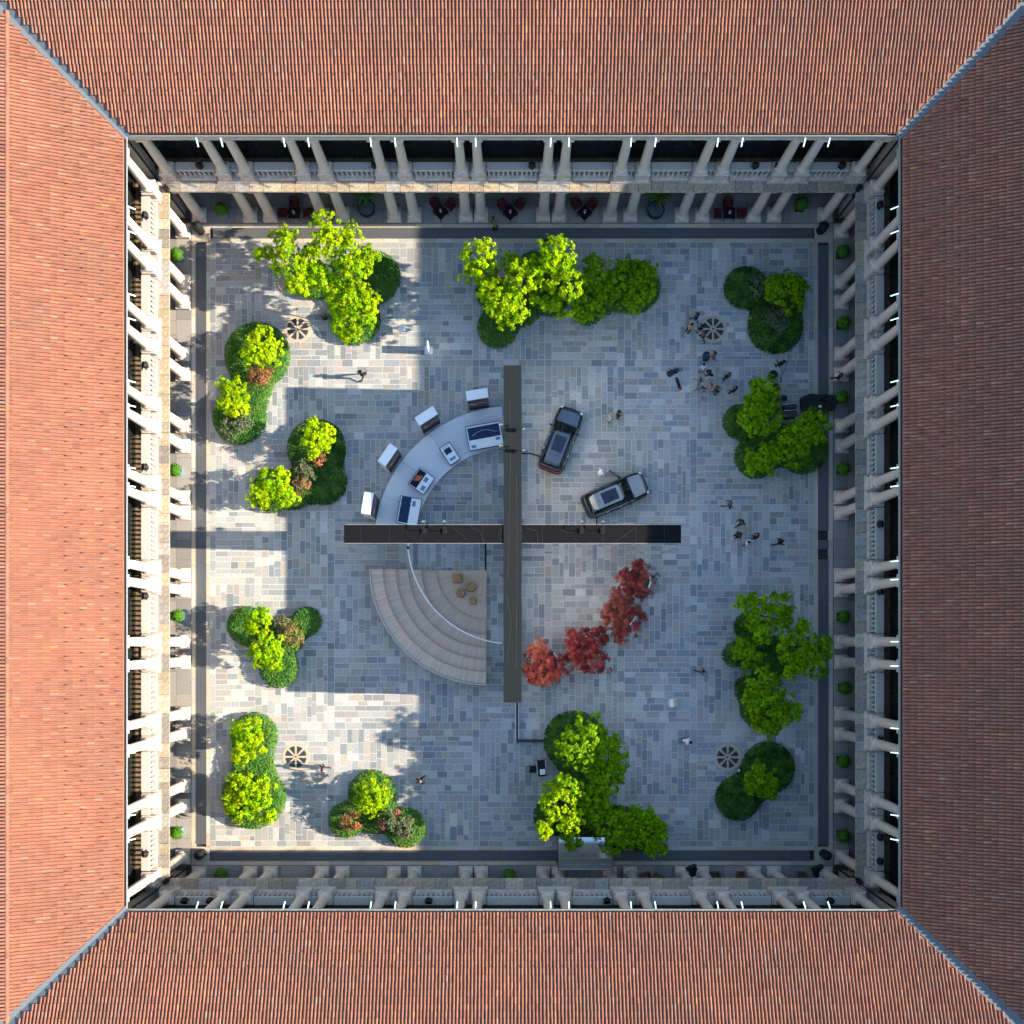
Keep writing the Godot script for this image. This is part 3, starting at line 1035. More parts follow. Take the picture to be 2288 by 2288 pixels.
func planting() -> void:
	leaf_mesh = leaf_cluster(7, 0.112, 0.30, 0.35, 3)
	small_leaf_mesh = leaf_cluster(5, 0.085, 0.32, 0.5, 5)
	maple_leaf_mesh = leaf_cluster(7, 0.12, 0.22, 0.1, 9)
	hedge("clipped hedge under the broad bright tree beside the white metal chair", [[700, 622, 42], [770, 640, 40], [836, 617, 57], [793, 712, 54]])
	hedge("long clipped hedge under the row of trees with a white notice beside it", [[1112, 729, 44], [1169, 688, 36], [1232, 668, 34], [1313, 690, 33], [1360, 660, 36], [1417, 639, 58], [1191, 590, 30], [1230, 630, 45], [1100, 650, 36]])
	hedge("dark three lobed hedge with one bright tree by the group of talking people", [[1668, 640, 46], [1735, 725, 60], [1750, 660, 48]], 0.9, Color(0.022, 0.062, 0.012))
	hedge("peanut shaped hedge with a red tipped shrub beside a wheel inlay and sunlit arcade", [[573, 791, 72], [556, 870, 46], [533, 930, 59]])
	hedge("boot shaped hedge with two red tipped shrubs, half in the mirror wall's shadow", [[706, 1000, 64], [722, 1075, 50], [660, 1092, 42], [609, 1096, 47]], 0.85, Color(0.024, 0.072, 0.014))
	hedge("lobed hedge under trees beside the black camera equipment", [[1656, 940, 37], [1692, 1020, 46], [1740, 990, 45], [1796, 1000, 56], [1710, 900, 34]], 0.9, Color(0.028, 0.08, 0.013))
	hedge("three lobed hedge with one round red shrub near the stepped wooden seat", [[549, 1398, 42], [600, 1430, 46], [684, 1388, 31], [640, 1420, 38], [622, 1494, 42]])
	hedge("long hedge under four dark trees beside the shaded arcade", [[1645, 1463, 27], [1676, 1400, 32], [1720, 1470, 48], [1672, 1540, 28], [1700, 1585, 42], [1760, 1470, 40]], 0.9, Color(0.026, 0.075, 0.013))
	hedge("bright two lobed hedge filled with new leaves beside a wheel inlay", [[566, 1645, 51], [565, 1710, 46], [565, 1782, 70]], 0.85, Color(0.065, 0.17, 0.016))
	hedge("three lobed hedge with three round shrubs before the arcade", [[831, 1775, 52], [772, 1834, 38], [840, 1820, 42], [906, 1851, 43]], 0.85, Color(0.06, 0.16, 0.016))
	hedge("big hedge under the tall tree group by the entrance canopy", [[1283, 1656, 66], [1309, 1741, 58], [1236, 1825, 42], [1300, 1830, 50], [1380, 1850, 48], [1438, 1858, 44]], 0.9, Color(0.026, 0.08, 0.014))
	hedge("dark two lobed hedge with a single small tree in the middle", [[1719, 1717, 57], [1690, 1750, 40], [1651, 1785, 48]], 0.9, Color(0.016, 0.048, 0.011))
	var gr := "trees and shrubs of the planted islands"
	tree("broad_tree", "bright tree reaching out over the grating, nearest the red armchairs", "tree", [[727, 503, 26], [727, 545, 32, 0.2], [783, 527, 22], [779, 574, 36], [826, 578, 22], [789, 604, 34, 0.2]], 3.6, SUNLIT_NEW_GREEN, gr)
	tree("broad_tree", "bright spreading tree that shades the paving and columns beside it", "tree", [[640, 545, 32], [596, 572, 22, -0.4], [648, 601, 38, 0.2], [690, 580, 30], [665, 636, 28], [715, 620, 28]], 3.4, SUNLIT_NEW_GREEN, gr)
	tree("broad_tree", "bright rounded tree over the hedge lobe near the white metal chair", "tree", [[758, 657, 32], [799, 667, 38], [789, 708, 44, 0.2], [824, 690, 24], [775, 736, 26, -0.3]], 3.2, SUNLIT_NEW_GREEN, gr)
	tree("island_tree", "yellow tipped tree at the end of the tree row by the white sign", "tree", [[1070, 580, 38, 0.2], [1058, 612, 24, -0.5], [1088, 610, 26, -0.3]], 3.9, SUNLIT_NEW_GREEN, gr)
	tree("island_tree", "tall yellow tipped tree leaning between two others in the row", "tree", [[1169, 624, 36], [1150, 594, 26, -0.9], [1195, 604, 24]], 4.7, SUNLIT_NEW_GREEN, gr)
	tree("island_tree", "yellow tipped tree over the dark rounded end of the long hedge", "tree", [[1119, 674, 40], [1142, 700, 32], [1105, 650, 28]], 4.3, SUNLIT_NEW_GREEN, gr)
	tree("island_tree", "tallest tree of the row, its top bright yellow beside a black bin", "tree", [[1244, 566, 36], [1262, 595, 26, -1.4], [1232, 592, 24]], 5.4, SUNLIT_NEW_GREEN, gr)
	tree("island_tree", "tree over the white notice with only its top in sun", "tree", [[1268, 640, 34, 0.6], [1219, 662, 32, -1.2], [1262, 675, 34, -0.8]], 4.6, SUNLIT_NEW_GREEN, gr)
	tree("island_tree", "thin dark tree in the middle of the tree row", "tree", [[1323, 592, 24], [1330, 625, 22], [1300, 640, 20]], 3.6, SHADED_GREEN, gr)
	tree("island_tree", "dark green tree between the notice and the round end tree", "tree", [[1331, 669, 33], [1300, 690, 26], [1360, 645, 24]], 3.6, SHADED_GREEN, gr)
	tree("island_tree", "broad dark tree filling the round end of the long hedge", "tree", [[1400, 630, 44], [1435, 610, 28], [1430, 660, 34], [1385, 655, 26]], 3.8, SHADED_GREEN, gr)
	tree("island_tree", "bright small tree on the dark three lobed hedge", "tree", [[1757, 655, 40], [1735, 638, 20], [1780, 640, 20]], 2.9, SHADED_GREEN, gr)
	tree("small_tree", "bright small tree beside the wheel inlay on the peanut hedge", "tree", [[584, 770, 34], [566, 795, 22], [600, 795, 24]], 2.3, SUNLIT_NEW_GREEN, gr)
	tree("small_tree", "bright small tree on the narrow end of the peanut hedge", "tree", [[521, 880, 34], [530, 912, 22], [508, 900, 20]], 2.2, SUNLIT_NEW_GREEN, gr)
	tree("small_tree", "bright small tree on the round end of the boot shaped hedge", "tree", [[708, 975, 32], [700, 1000, 22], [728, 985, 18]], 2.3, SUNLIT_NEW_GREEN, gr)
	tree("small_tree", "bright bushy tree on the toe of the boot shaped hedge", "tree", [[605, 1085, 34], [585, 1108, 26], [634, 1105, 26], [620, 1070, 22]], 2.0, SUNLIT_NEW_GREEN, gr)
	tree("island_tree", "tree with reddish young shoots leaning over the camera crew", "tree", [[1710, 868, 28], [1700, 905, 34], [1680, 935, 32], [1716, 940, 30]], 4.0, SHADED_GREEN, gr)
	tree("island_tree", "tree overhanging the grating beside the black equipment", "tree", [[1804, 960, 38], [1775, 985, 32], [1826, 955, 24], [1780, 1015, 26]], 4.0, SHADED_GREEN, gr)
	tree("island_tree", "light green tree at the hedge corner towards the bronze car", "tree", [[1700, 1028, 32], [1722, 1010, 24], [1685, 1045, 20]], 3.4, SHADED_GREEN, gr)
	tree("small_tree", "small bright tree on the hedge lobe nearest the gratings, casting long shade", "tree", [[578, 1392, 26], [590, 1375, 18]], 2.2, SUNLIT_NEW_GREEN, gr)
	tree("small_tree", "bright tree in the middle of the hedge beside the red shrub", "tree", [[594, 1450, 32], [612, 1468, 24], [580, 1470, 18]], 2.2, SUNLIT_NEW_GREEN, gr)
	tree("island_tree", "dark tree with two crowns at the head of the long hedge", "tree", [[1696, 1369, 36], [1742, 1349, 26, 0.4], [1672, 1352, 24], [1705, 1410, 24], [1750, 1385, 22]], 4.2, SHADED_GREEN, gr)
	tree("island_tree", "wide dark tree spreading towards the shaded arcade over the grating", "tree", [[1780, 1450, 42], [1815, 1470, 36], [1770, 1485, 30], [1838, 1435, 18], [1790, 1402, 16]], 4.4, SHADED_GREEN, gr)
	tree("island_tree", "rounded clipped tree at the sunlit edge of the long hedge", "tree", [[1676, 1463, 31], [1655, 1450, 20]], 3.2, SHADED_GREEN, gr)
	tree("island_tree", "narrow dark tree in the middle of the long hedge", "tree", [[1708, 1522, 30], [1690, 1545, 24]], 3.6, SHADED_GREEN, gr)
	tree("island_tree", "broad dark tree at the foot of the long hedge", "tree", [[1713, 1588, 42], [1745, 1575, 28], [1690, 1570, 26], [1775, 1588, 18], [1720, 1625, 22]], 3.9, SHADED_GREEN, gr)
	tree("small_tree", "light bushy tree on the narrow lobe of the bright hedge", "tree", [[552, 1640, 32], [542, 1684, 24], [570, 1665, 24]], 1.9, SUNLIT_NEW_GREEN, gr)
	tree("small_tree", "big light bush filling the round lobe of the bright hedge", "tree", [[545, 1765, 40], [575, 1780, 36], [540, 1800, 28], [590, 1810, 24]], 1.9, SUNLIT_NEW_GREEN, gr)
	tree("small_tree", "light yellow green tree on the hedge with three round shrubs", "tree", [[829, 1768, 34], [822, 1795, 24], [845, 1785, 20]], 2.1, SUNLIT_NEW_GREEN, gr)
	tree("island_tree", "tall dark tree at the head of the big hedge, a few tips in sun", "tree", [[1309, 1645, 42, 0.5], [1275, 1672, 30, 0.8], [1350, 1665, 32], [1300, 1690, 30, 0.3]], 4.6, SHADED_GREEN, gr)
	tree("island_tree", "tall dark tree on the outer side of the big hedge", "tree", [[1360, 1695, 36], [1348, 1741, 36], [1375, 1720, 24]], 4.4, SHADED_GREEN, gr)
	tree("island_tree", "tree with bright yellow sunlit leaves beside the entrance canopy", "tree", [[1272, 1760, 24, 0.4], [1244, 1800, 34, 0.3], [1275, 1832, 26, 0.2], [1216, 1850, 20, 0.1], [1240, 1760, 24, -1.0]], 4.6, SUNLIT_NEW_GREEN, gr)
	tree("island_tree", "dark tree in the middle of the big hedge", "tree", [[1322, 1785, 38], [1330, 1820, 28], [1300, 1800, 26]], 4.0, SHADED_GREEN, gr)
	tree("island_tree", "dark tree overhanging the entrance canopy and the grating", "tree", [[1373, 1845, 38], [1373, 1880, 30], [1400, 1825, 26], [1275, 1876, 20, -0.6]], 3.9, SHADED_GREEN, gr)
	tree("island_tree", "dark tree at the far tip of the big hedge over the grating", "tree", [[1440, 1840, 34], [1462, 1865, 30], [1464, 1896, 20], [1425, 1868, 24]], 4.0, SHADED_GREEN, gr)
	tree("small_tree", "single small green tree on the dark two lobed hedge", "tree", [[1702, 1742, 32], [1715, 1765, 20], [1688, 1755, 20]], 2.5, SHADED_GREEN, gr)
	var sh := "round shrubs set in the hedges"
	tree("red_shrub", "red tipped shrub between the two trees of the peanut hedge", "shrub", [[581, 835, 22]], 1.35, RED_TIPS, sh, 0.3, 34.0, small_leaf_mesh, M.leaf, 1.25)
	tree("grey_shrub", "grey green shrub at the narrow end of the peanut hedge", "shrub", [[525, 955, 24], [545, 935, 18]], 1.2, GREY_GREEN, sh, 0.3, 34.0, small_leaf_mesh, M.leaf, 1.25)
	tree("red_shrub", "small red tipped shrub below the round end tree of the boot hedge", "shrub", [[708, 1023, 15]], 1.3, RED_TIPS, sh, 0.3, 40.0, small_leaf_mesh, M.leaf, 1.2)
	tree("red_shrub", "red tipped shrub at the instep of the boot shaped hedge", "shrub", [[674, 1087, 17]], 1.3, RED_TIPS, sh, 0.3, 40.0, small_leaf_mesh, M.leaf, 1.2)
	tree("grey_shrub", "grey green shrub between the two red ones of the boot hedge", "shrub", [[676, 1048, 15], [690, 1060, 12]], 1.25, GREY_GREEN, sh, 0.3, 40.0, small_leaf_mesh, M.leaf, 1.2)
	tree("red_shrub", "round copper red shrub on the three lobed hedge by the stepped seat", "shrub", [[646, 1423, 22]], 1.35, RED_TIPS, sh, 0.3, 40.0, small_leaf_mesh, M.leaf, 1.2)
	tree("grey_shrub", "grey green shrub behind the copper red one", "shrub", [[627, 1395, 18]], 1.2, GREY_GREEN, sh, 0.3, 34.0, small_leaf_mesh, M.leaf, 1.2)
	tree("red_shrub", "red flowering shrub on the smallest of three hedge lobes", "shrub", [[782, 1834, 19]], 1.3, RED_TIPS, sh, 0.3, 40.0, small_leaf_mesh, M.leaf, 1.2)
	tree("grey_shrub", "round grey green shrub with red flowers by the light tree", "shrub", [[870, 1830, 20]], 1.35, [Color(0.10, 0.15, 0.08), Color(0.09, 0.14, 0.07), Color(0.10, 0.15, 0.08), Color(0.42, 0.06, 0.06)], sh, 0.3, 40.0, small_leaf_mesh, M.leaf, 1.2)
	tree("grey_shrub", "dusty green shrub on the outermost of three hedge lobes", "shrub", [[900, 1838, 18], [903, 1860, 14]], 1.25, GREY_GREEN, sh, 0.3, 36.0, small_leaf_mesh, M.leaf, 1.2)
	tree("grey_shrub", "olive shrub on the dark three lobed hedge", "shrub", [[1736, 716, 23]], 1.4, GREY_GREEN, sh, 0.3, 30.0, small_leaf_mesh, M.leaf, 1.2)
	tree("grey_shrub", "small olive shrub beside the bright tree of the dark hedge", "shrub", [[1693, 640, 20]], 1.4, GREY_GREEN, sh, 0.3, 30.0, small_leaf_mesh, M.leaf, 1.2)
	# red maples in white round tubs
	var tubs := [[1424, 1298, 2.6, [[1412, 1285, 27], [1436, 1300, 28], [1418, 1318, 22], [1425, 1268, 14]], "red maple at the end of the row towards the bronze car"],
		[1390, 1372, 2.7, [[1385, 1360, 34], [1410, 1385, 30], [1375, 1385, 26], [1392, 1330, 22], [1388, 1420, 18, -0.2]], "largest red maple of the row, second from the bronze car"],
		[1310, 1452, 2.7, [[1305, 1440, 36], [1330, 1475, 30], [1335, 1425, 22], [1280, 1430, 18], [1300, 1480, 22], [1272, 1462, 14, -0.3]], "dull copper maple, second from the mirror wall"],
		[1218, 1482, 2.5, [[1205, 1490, 32], [1235, 1490, 28], [1205, 1455, 22], [1225, 1510, 24], [1190, 1508, 18]], "bright coral red maple nearest the mirror wall"]]
	for q in tubs:
		var p := at(q[0], q[1], 0.8)
		var g := thing("white_tub", "white tub under the " + q[4].replace("at the end of the row towards", "next to"), "planter", Vector3(p.x, 0, p.z), 0.0, "white round tubs of the maples")
		var b := MB.new()
		b.lathe([[0.75, 0.0], [0.96, 0.35], [1.02, 0.75], [1.02, 0.82], [0.93, 0.82], [0.91, 0.70]], 32)
		part(g, "shell", b.done(), M.white_paint)
		b = MB.new()
		b.lathe([[0.92, 0.72], [0.4, 0.75], [0.0, 0.76]], 24)
		part(g, "soil", b.done(), M.soil)
		tree("red_maple", q[4], "tree", q[3], q[2], MAPLE, "red maples in white tubs", 0.86, 30.0, maple_leaf_mesh, M.maple_leaf, 1.0)
	# topiary balls
	for q in [[396, 569], [393, 1051], [398, 1376], [396, 1860]]: topiary(q[0], q[1], "sunlit box ball in a blue grey pot between white columns")
	for q in [[496, 470], [1790, 457]]: topiary(q[0], q[1], "box ball standing in the arcade of the red armchairs")
	for q in [[1883, 563], [1884, 722], [1881, 888], [1884, 1048], [1884, 1378], [1887, 1538], [1884, 1701], [1884, 1867]]: topiary(q[0], q[1], "dark box ball in the deep shade of the arcade")
	for q in [[495, 1952], [1138, 1955]]: topiary(q[0], q[1], "box ball standing in the arcade behind the entrance canopy")
	palm(819, 466, "potted palm with a bent bare trunk in blue gravel")
	palm(1465, 470, "potted palm with spiky fronds hiding half its blue gravel")


# ---------------------------------------------------------------- mirror cross
const WALL_H := 7.5
const ARM := 11.34
const THICK := 0.615

func mirror_cross() -> void:
	var g := thing("mirror_cross", "cross of tall mirror walls with dark covered tops in the courtyard's middle", "mirror wall")
	var b := MB.new()
	b.box(Vector3(0, WALL_H / 2 - 0.05, 0), Vector3(THICK * 2 - 0.08, WALL_H - 0.1, ARM * 2 - 0.08))
	b.box(Vector3(0, WALL_H / 2 - 0.08, 0), Vector3(ARM * 2 - 0.08, WALL_H - 0.16, THICK * 2 - 0.08))
	part(g, "core", b.done(), M.cladding)
	b = MB.new()
	b.soft_box(Vector3(0, WALL_H - 0.02, 0), Vector3(THICK * 2, 0.06, ARM * 2), 0.01)
	part(g, "top_cover", b.done(), M.felt_green)
	for s in [-1, 1]:
		b = MB.new()
		b.soft_box(Vector3(s * (ARM + THICK) / 2, WALL_H - 0.06, 0), Vector3(ARM - THICK - 0.002, 0.05, THICK * 2), 0.01)
		part(g, "top_cover", b.done(), M.felt_brown)
		for q in [2.0, 6.1, 8.3, 10.2]:
			b = MB.new()
			b.box(Vector3(s * q, WALL_H - 0.033, 0), Vector3(0.02, 0.012, THICK * 2 - 0.05), Basis(UP, rng.randf_range(-0.05, 0.05)))
			part(g, "cover_seam", b.done(), M.cladding)
		for z in [-1, 1]:
			b = MB.new()
			b.box(Vector3(s * (ARM + THICK) / 2, WALL_H - 0.05, z * (THICK + 0.012)), Vector3(ARM - THICK - 0.1, 0.03, 0.008))
			part(g, "edge_trim", b.done(), M.trim_white)
	# cables and folds lying on the covers
	for q in [[[-4.1, -0.5, -3.4, 0.1, -3.0, 0.55]], [[-2.9, -0.55, -2.2, -0.1, -2.0, 0.5]], [[3.2, -0.3, 4.0, 0.0, 4.3, 0.45]], [[6.9, 0.5, 7.5, 0.1, 8.2, -0.4]], [[-0.75, -0.5, -0.95, 0.1, -0.8, 0.55]], [[0.9, -0.4, 1.6, -0.2, 1.7, 0.5]]]:
		b = MB.new()
		var w6: Array = q[0]
		b.tube([Vector3(w6[0], WALL_H - 0.02, w6[1]), Vector3(w6[2], WALL_H - 0.015, w6[3]), Vector3(w6[4], WALL_H - 0.02, w6[5])], [0.011], 5)
		part(g, "cable", b.done(), recolored_mat(Color(0.035, 0.033, 0.032)))
	for q in [[[-0.2, -9.0, -0.15, -5.0, -0.3, 3.0]], [[0.25, -4.0, 0.3, 2.0, 0.22, 9.0]], [[-0.4, 4.0, -0.1, 6.0, -0.35, 8.4]]]:
		b = MB.new()
		var w6: Array = q[0]
		b.tube([Vector3(w6[0], WALL_H + 0.012, w6[1]), Vector3(w6[2], WALL_H + 0.012, w6[3]), Vector3(w6[4], WALL_H + 0.012, w6[5])], [0.009], 5)
		part(g, "cable", b.done(), recolored_mat(Color(0.035, 0.037, 0.036)))
	# mirror panels, each hung a touch out of true
	var w := (ARM - THICK) / 8
	var mesh := boxed(Vector3(w - 0.012, WALL_H - 0.14, 0.03))
	for k in 4:
		for side in [-1, 1]:
			for i in 8:
				var o := part(g, "mirror_panel", mesh, M.mirror)
				var lean := Basis(UP, rng.randf_range(-0.004, 0.004)) * Basis(Vector3.RIGHT, rng.randf_range(-0.004, 0.004))
				o.transform = Transform3D(Basis(UP, k * PI / 2) * lean, Basis(UP, k * PI / 2) * Vector3(THICK + (i + 0.5) * w, (WALL_H - 0.14) / 2 + 0.02, side * (THICK - 0.02)))
		var e := part(g, "end_panel", boxed(Vector3(0.03, WALL_H - 0.14, THICK * 2 - 0.1)), M.mirror)
		e.transform = Transform3D(Basis(UP, k * PI / 2), Basis(UP, k * PI / 2) * Vector3(ARM - 0.02, (WALL_H - 0.14) / 2 + 0.02, 0))
	# bracket lamps that hang over the edges
	var spots := [[Vector3(THICK, 0, -6.95), 0.0], [Vector3(THICK, 0, -5.55), 0.0], [Vector3(-THICK, 0, -7.25), PI], [Vector3(-THICK, 0, -5.85), PI], [Vector3(4.65, 0, -THICK), PI / 2], [Vector3(6.05, 0, -THICK), PI / 2], [Vector3(-5.95, 0, -THICK), PI / 2], [Vector3(-4.55, 0, -THICK), PI / 2]]
	for k in spots.size():
		var q: Array = spots[k]
		var label := "black bracket lamp reaching over the mirror wall's edge above the %s" % ["silver car", "silver car", "round stage", "round stage", "bronze car", "bronze car", "round stage's far end", "round stage's far end"][k]
		var l := thing("bracket_lamp", label, "lamp", q[0] + Vector3(0, WALL_H + 0.01, 0), q[1], "bracket lamps on the mirror walls")
		b = MB.new()
		b.box(Vector3(-0.42, 0.02, 0), Vector3(0.34, 0.04, 0.3))
		part(l, "base_plate", b.done(), M.iron)
		b = MB.new()
		b.tube([Vector3(-0.42, 0.04, 0), Vector3(-0.42, 0.42, 0), Vector3(-0.30, 0.52, 0), Vector3(0.12, 0.50, 0)], [0.028], 7)
		part(l, "arm", b.done(), M.iron)
		b = MB.new()
		b.lathe([[0.10, -0.14], [0.13, -0.1], [0.13, 0.06], [0.07, 0.13], [0.0, 0.14]], 14, Vector3(0.16, 0.46, 0))
		part(l, "lamp_head", b.done(), M.chrome)


# ---------------------------------------------------------------- round stage, screens and showcases
func ring_plate(r0: float, r1: float, a0: float, a1: float, y0: float, y1: float, seg: int) -> ArrayMesh:
	var poly := PackedVector2Array()
	for i in seg + 1:
		var a := lerpf(a0, a1, float(i) / seg)
		poly.append(Vector2(cos(a), sin(a)) * r1)
	for i in seg + 1:
		var a := lerpf(a1, a0, float(i) / seg)
		poly.append(Vector2(cos(a), sin(a)) * r0)
	var b := MB.new()
	b.slab(poly, y0, y1)
	return b.done()

func stage() -> void:
	var g := thing("curved_stage", "pale blue white curved stage in a quarter of the mirror cross", "stage")
	var a0 := PI + asin((THICK + 0.02) / 8.7)
	var a1 := 1.5 * PI - asin((THICK + 0.02) / 8.7)
	var n := 5
	for i in n:
		var s := lerpf(a0, a1, float(i) / n) + 0.0008
		var e := lerpf(a0, a1, float(i + 1) / n) - 0.0008
		part(g, "deck_panel", ring_plate(7.22, 10.25, s, e, 0.02, 0.26, 14), M.stage_white)
	part(g, "skirt", ring_plate(7.26, 10.20, a0, a1, -0.01, 0.018, 48), M.trim_white)
	# screen totems
	var where := [[1066, 881, -9.5], [952.4, 929, -33.0], [866, 1016, -55.6], [820.8, 1124.5, -81.0]]
	var says := ["next to the mirror wall", "second from the mirror wall at the straight end", "third along the stage's outer rim", "at the stage end under the long mirror wall"]
	for k in 4:
		var q: Array = where[k]
		var p := at(q[0], q[1], 3.1)
		var t := thing("screen_totem", "white box totem with a black screen, " + says[k], "display", Vector3(p.x, 0.0, p.z), deg_to_rad(-q[2]), "screen totems round the stage")
		part(t, "case", boxed(Vector3(1.56, 3.1, 0.70), Vector3(0, 1.55, 0), 0.02), M.totem_white)
		var sc := part(t, "screen", boxed(Vector3(1.52, 2.9, 0.03), Vector3(0, 1.62, 0.36)), M.screen)
		var b := MB.new()
		var pts := []
		for i in 14:
			pts.append(Vector3(-0.62 + i * 0.095, 1.75 + sin(i * 0.9) * 0.18 + i * 0.025 + rng.randf_range(-0.1, 0.1), 0.378))
		b.tube(pts, [0.008, 0.02, 0.012, 0.028, 0.015, 0.008], 5)
		part(sc, "bright_line", b.done(), M.screen_line)
	# showcases: white trays with dark panels
	showcase(at(1083, 974, 0.9), -10.5, 2.55, 1.75, "largest white showcase tray, with a long dark window, next to the mirror wall", 0)
	showcase(at(1005, 1014, 0.9), 57.0, 1.45, 0.85, "small white showcase tray with a square dark window", 1)
	showcase(at(942, 1075, 0.9), 35.0, 1.35, 1.45, "square white showcase tray with red markings on its dark half", 2)
	showcase(at(914, 1142, 0.9), 100.0, 2.0, 1.55, "long white showcase tray beside the long mirror wall", 3)
	# white arc tube between two mirror walls
	var arc := thing("arc_tube", "thin white arc tube hung between two mirror walls over the stepped seat", "tube lamp", Vector3(0, 4.0, 0))
	var pts := []
	for i in 33:
		var a := PI / 2 + 0.085 + (PI / 2 - 0.17) * i / 32.0
		pts.append(Vector3(cos(a), 0, sin(a)) * 7.4)
	var b := MB.new()
	b.tube(pts, [0.045], 8)
	part(arc, "tube", b.done(), M.trim_white)
	for p in [pts[0], pts[32]]:
		b = MB.new()
		b.lathe([[0.09, -0.05], [0.09, 0.05], [0.0, 0.05]], 12, p)
		part(arc, "end_cap", b.done(), M.iron)
	# charging leads, and a thin dark strip by the stepped seat
	var lead := thing("floor_cable", "dark cable from the mirror wall to the silver car", "cable")
	b = MB.new()
	b.tube([at(1166, 1013, 0.03), at(1185, 1013.5, 0.03), at(1203, 1019, 0.05), at(1212, 1022, 0.5)], [0.05], 6)
	part(lead, "lead", b.done(), M.iron)
	lead = thing("floor_cable", "dark cable from the mirror wall to the bronze car", "cable")
	b = MB.new()
	b.tube([at(1334, 1190, 0.03), at(1333, 1165, 0.03), at(1334, 1152, 0.05), at(1338, 1145, 0.5)], [0.05], 6)
	part(lead, "lead", b.done(), M.iron)
	lead = thing("floor_cable", "thin dark strip from the stepped seat to the mirror wall", "cable")
	b = MB.new()
	b.tube([at(1085, 1274, 0.03), at(1085, 1250, 0.03), at(1086, 1226, 0.03)], [0.06], 6)
	part(lead, "lead", b.done(), M.iron)

func showcase(p: Vector3, deg: float, w: float, d: float, label: String, kind: int) -> void:
	var t := thing("showcase_tray", label, "showcase", Vector3(p.x, 0.26, p.z), deg_to_rad(-deg), "showcase trays on the curved stage")
	part(t, "pedestal", boxed(Vector3(w * 0.8, 0.5, d * 0.8), Vector3(0, 0.25, 0)), M.navy_panel)
	part(t, "tray", boxed(Vector3(w, 0.16, d), Vector3(0, 0.58, 0), 0.02), M.totem_white)
	var rim := MB.new()
	for s in [-1, 1]:
		rim.box(Vector3(s * (w / 2 + 0.015), 0.60, 0), Vector3(0.03, 0.22, d + 0.06))
		rim.box(Vector3(0, 0.60, s * (d / 2 + 0.015)), Vector3(w, 0.22, 0.03))
	part(t, "rim", rim.done(), M.navy_panel)
	var put := func(called: String, x: float, z: float, a: float, b: float, m: Material) -> void:
		part(t, called, boxed(Vector3(a * w, 0.014, b * d), Vector3(x * w, 0.669, z * d)), m)
	if kind == 0:
		put.call("dark_window", 0.0, -0.17, 0.92, 0.52, M.navy_panel)
		put.call("small_label", 0.36, 0.20, 0.13, 0.12, M.slate_blue)
		put.call("small_label", -0.36, 0.36, 0.14, 0.12, M.slate_blue)
		var b := MB.new()
		var pts := []
		for i in 12: pts.append(Vector3((-0.36 + i * 0.065) * w, 0.70 + 0.08 * sin(i * 0.28), (-0.08 - 0.16 * sin(i * 0.285)) * d))
		b.tube(pts, [0.015], 5)
		part(t, "silver_outline", b.done(), M.chrome)
	elif kind == 1:
		put.call("dark_window", -0.17, 0.0, 0.30, 0.62, M.navy_panel)
		put.call("small_label", 0.28, 0.0, 0.14, 0.55, M.slate_blue)
		put.call("thin_line", -0.40, 0.0, 0.03, 0.6, M.slate_blue)
	elif kind == 2:
		put.call("dark_window", -0.24, 0.0, 0.44, 0.92, M.screen)
		put.call("small_label", 0.16, -0.18, 0.20, 0.26, M.slate_blue)
		put.call("small_label", 0.28, 0.26, 0.22, 0.26, M.slate_blue)
		for i in 5:
			var b := MB.new()
			var pts := []
			for k in 5: pts.append(Vector3((-0.36 + 0.06 * i) * w, 0.685, (0.22 - 0.08 * k - 0.03 * i) * d + (0.03 if k % 2 else -0.03)))
			b.tube(pts, [0.012], 5)
			part(t, "red_marking", b.done(), M.screen_line)
	else:
		put.call("dark_window", -0.02, 0.21, 0.94, 0.46, M.navy_panel)
		put.call("small_label", -0.30, -0.17, 0.20, 0.16, M.slate_blue)


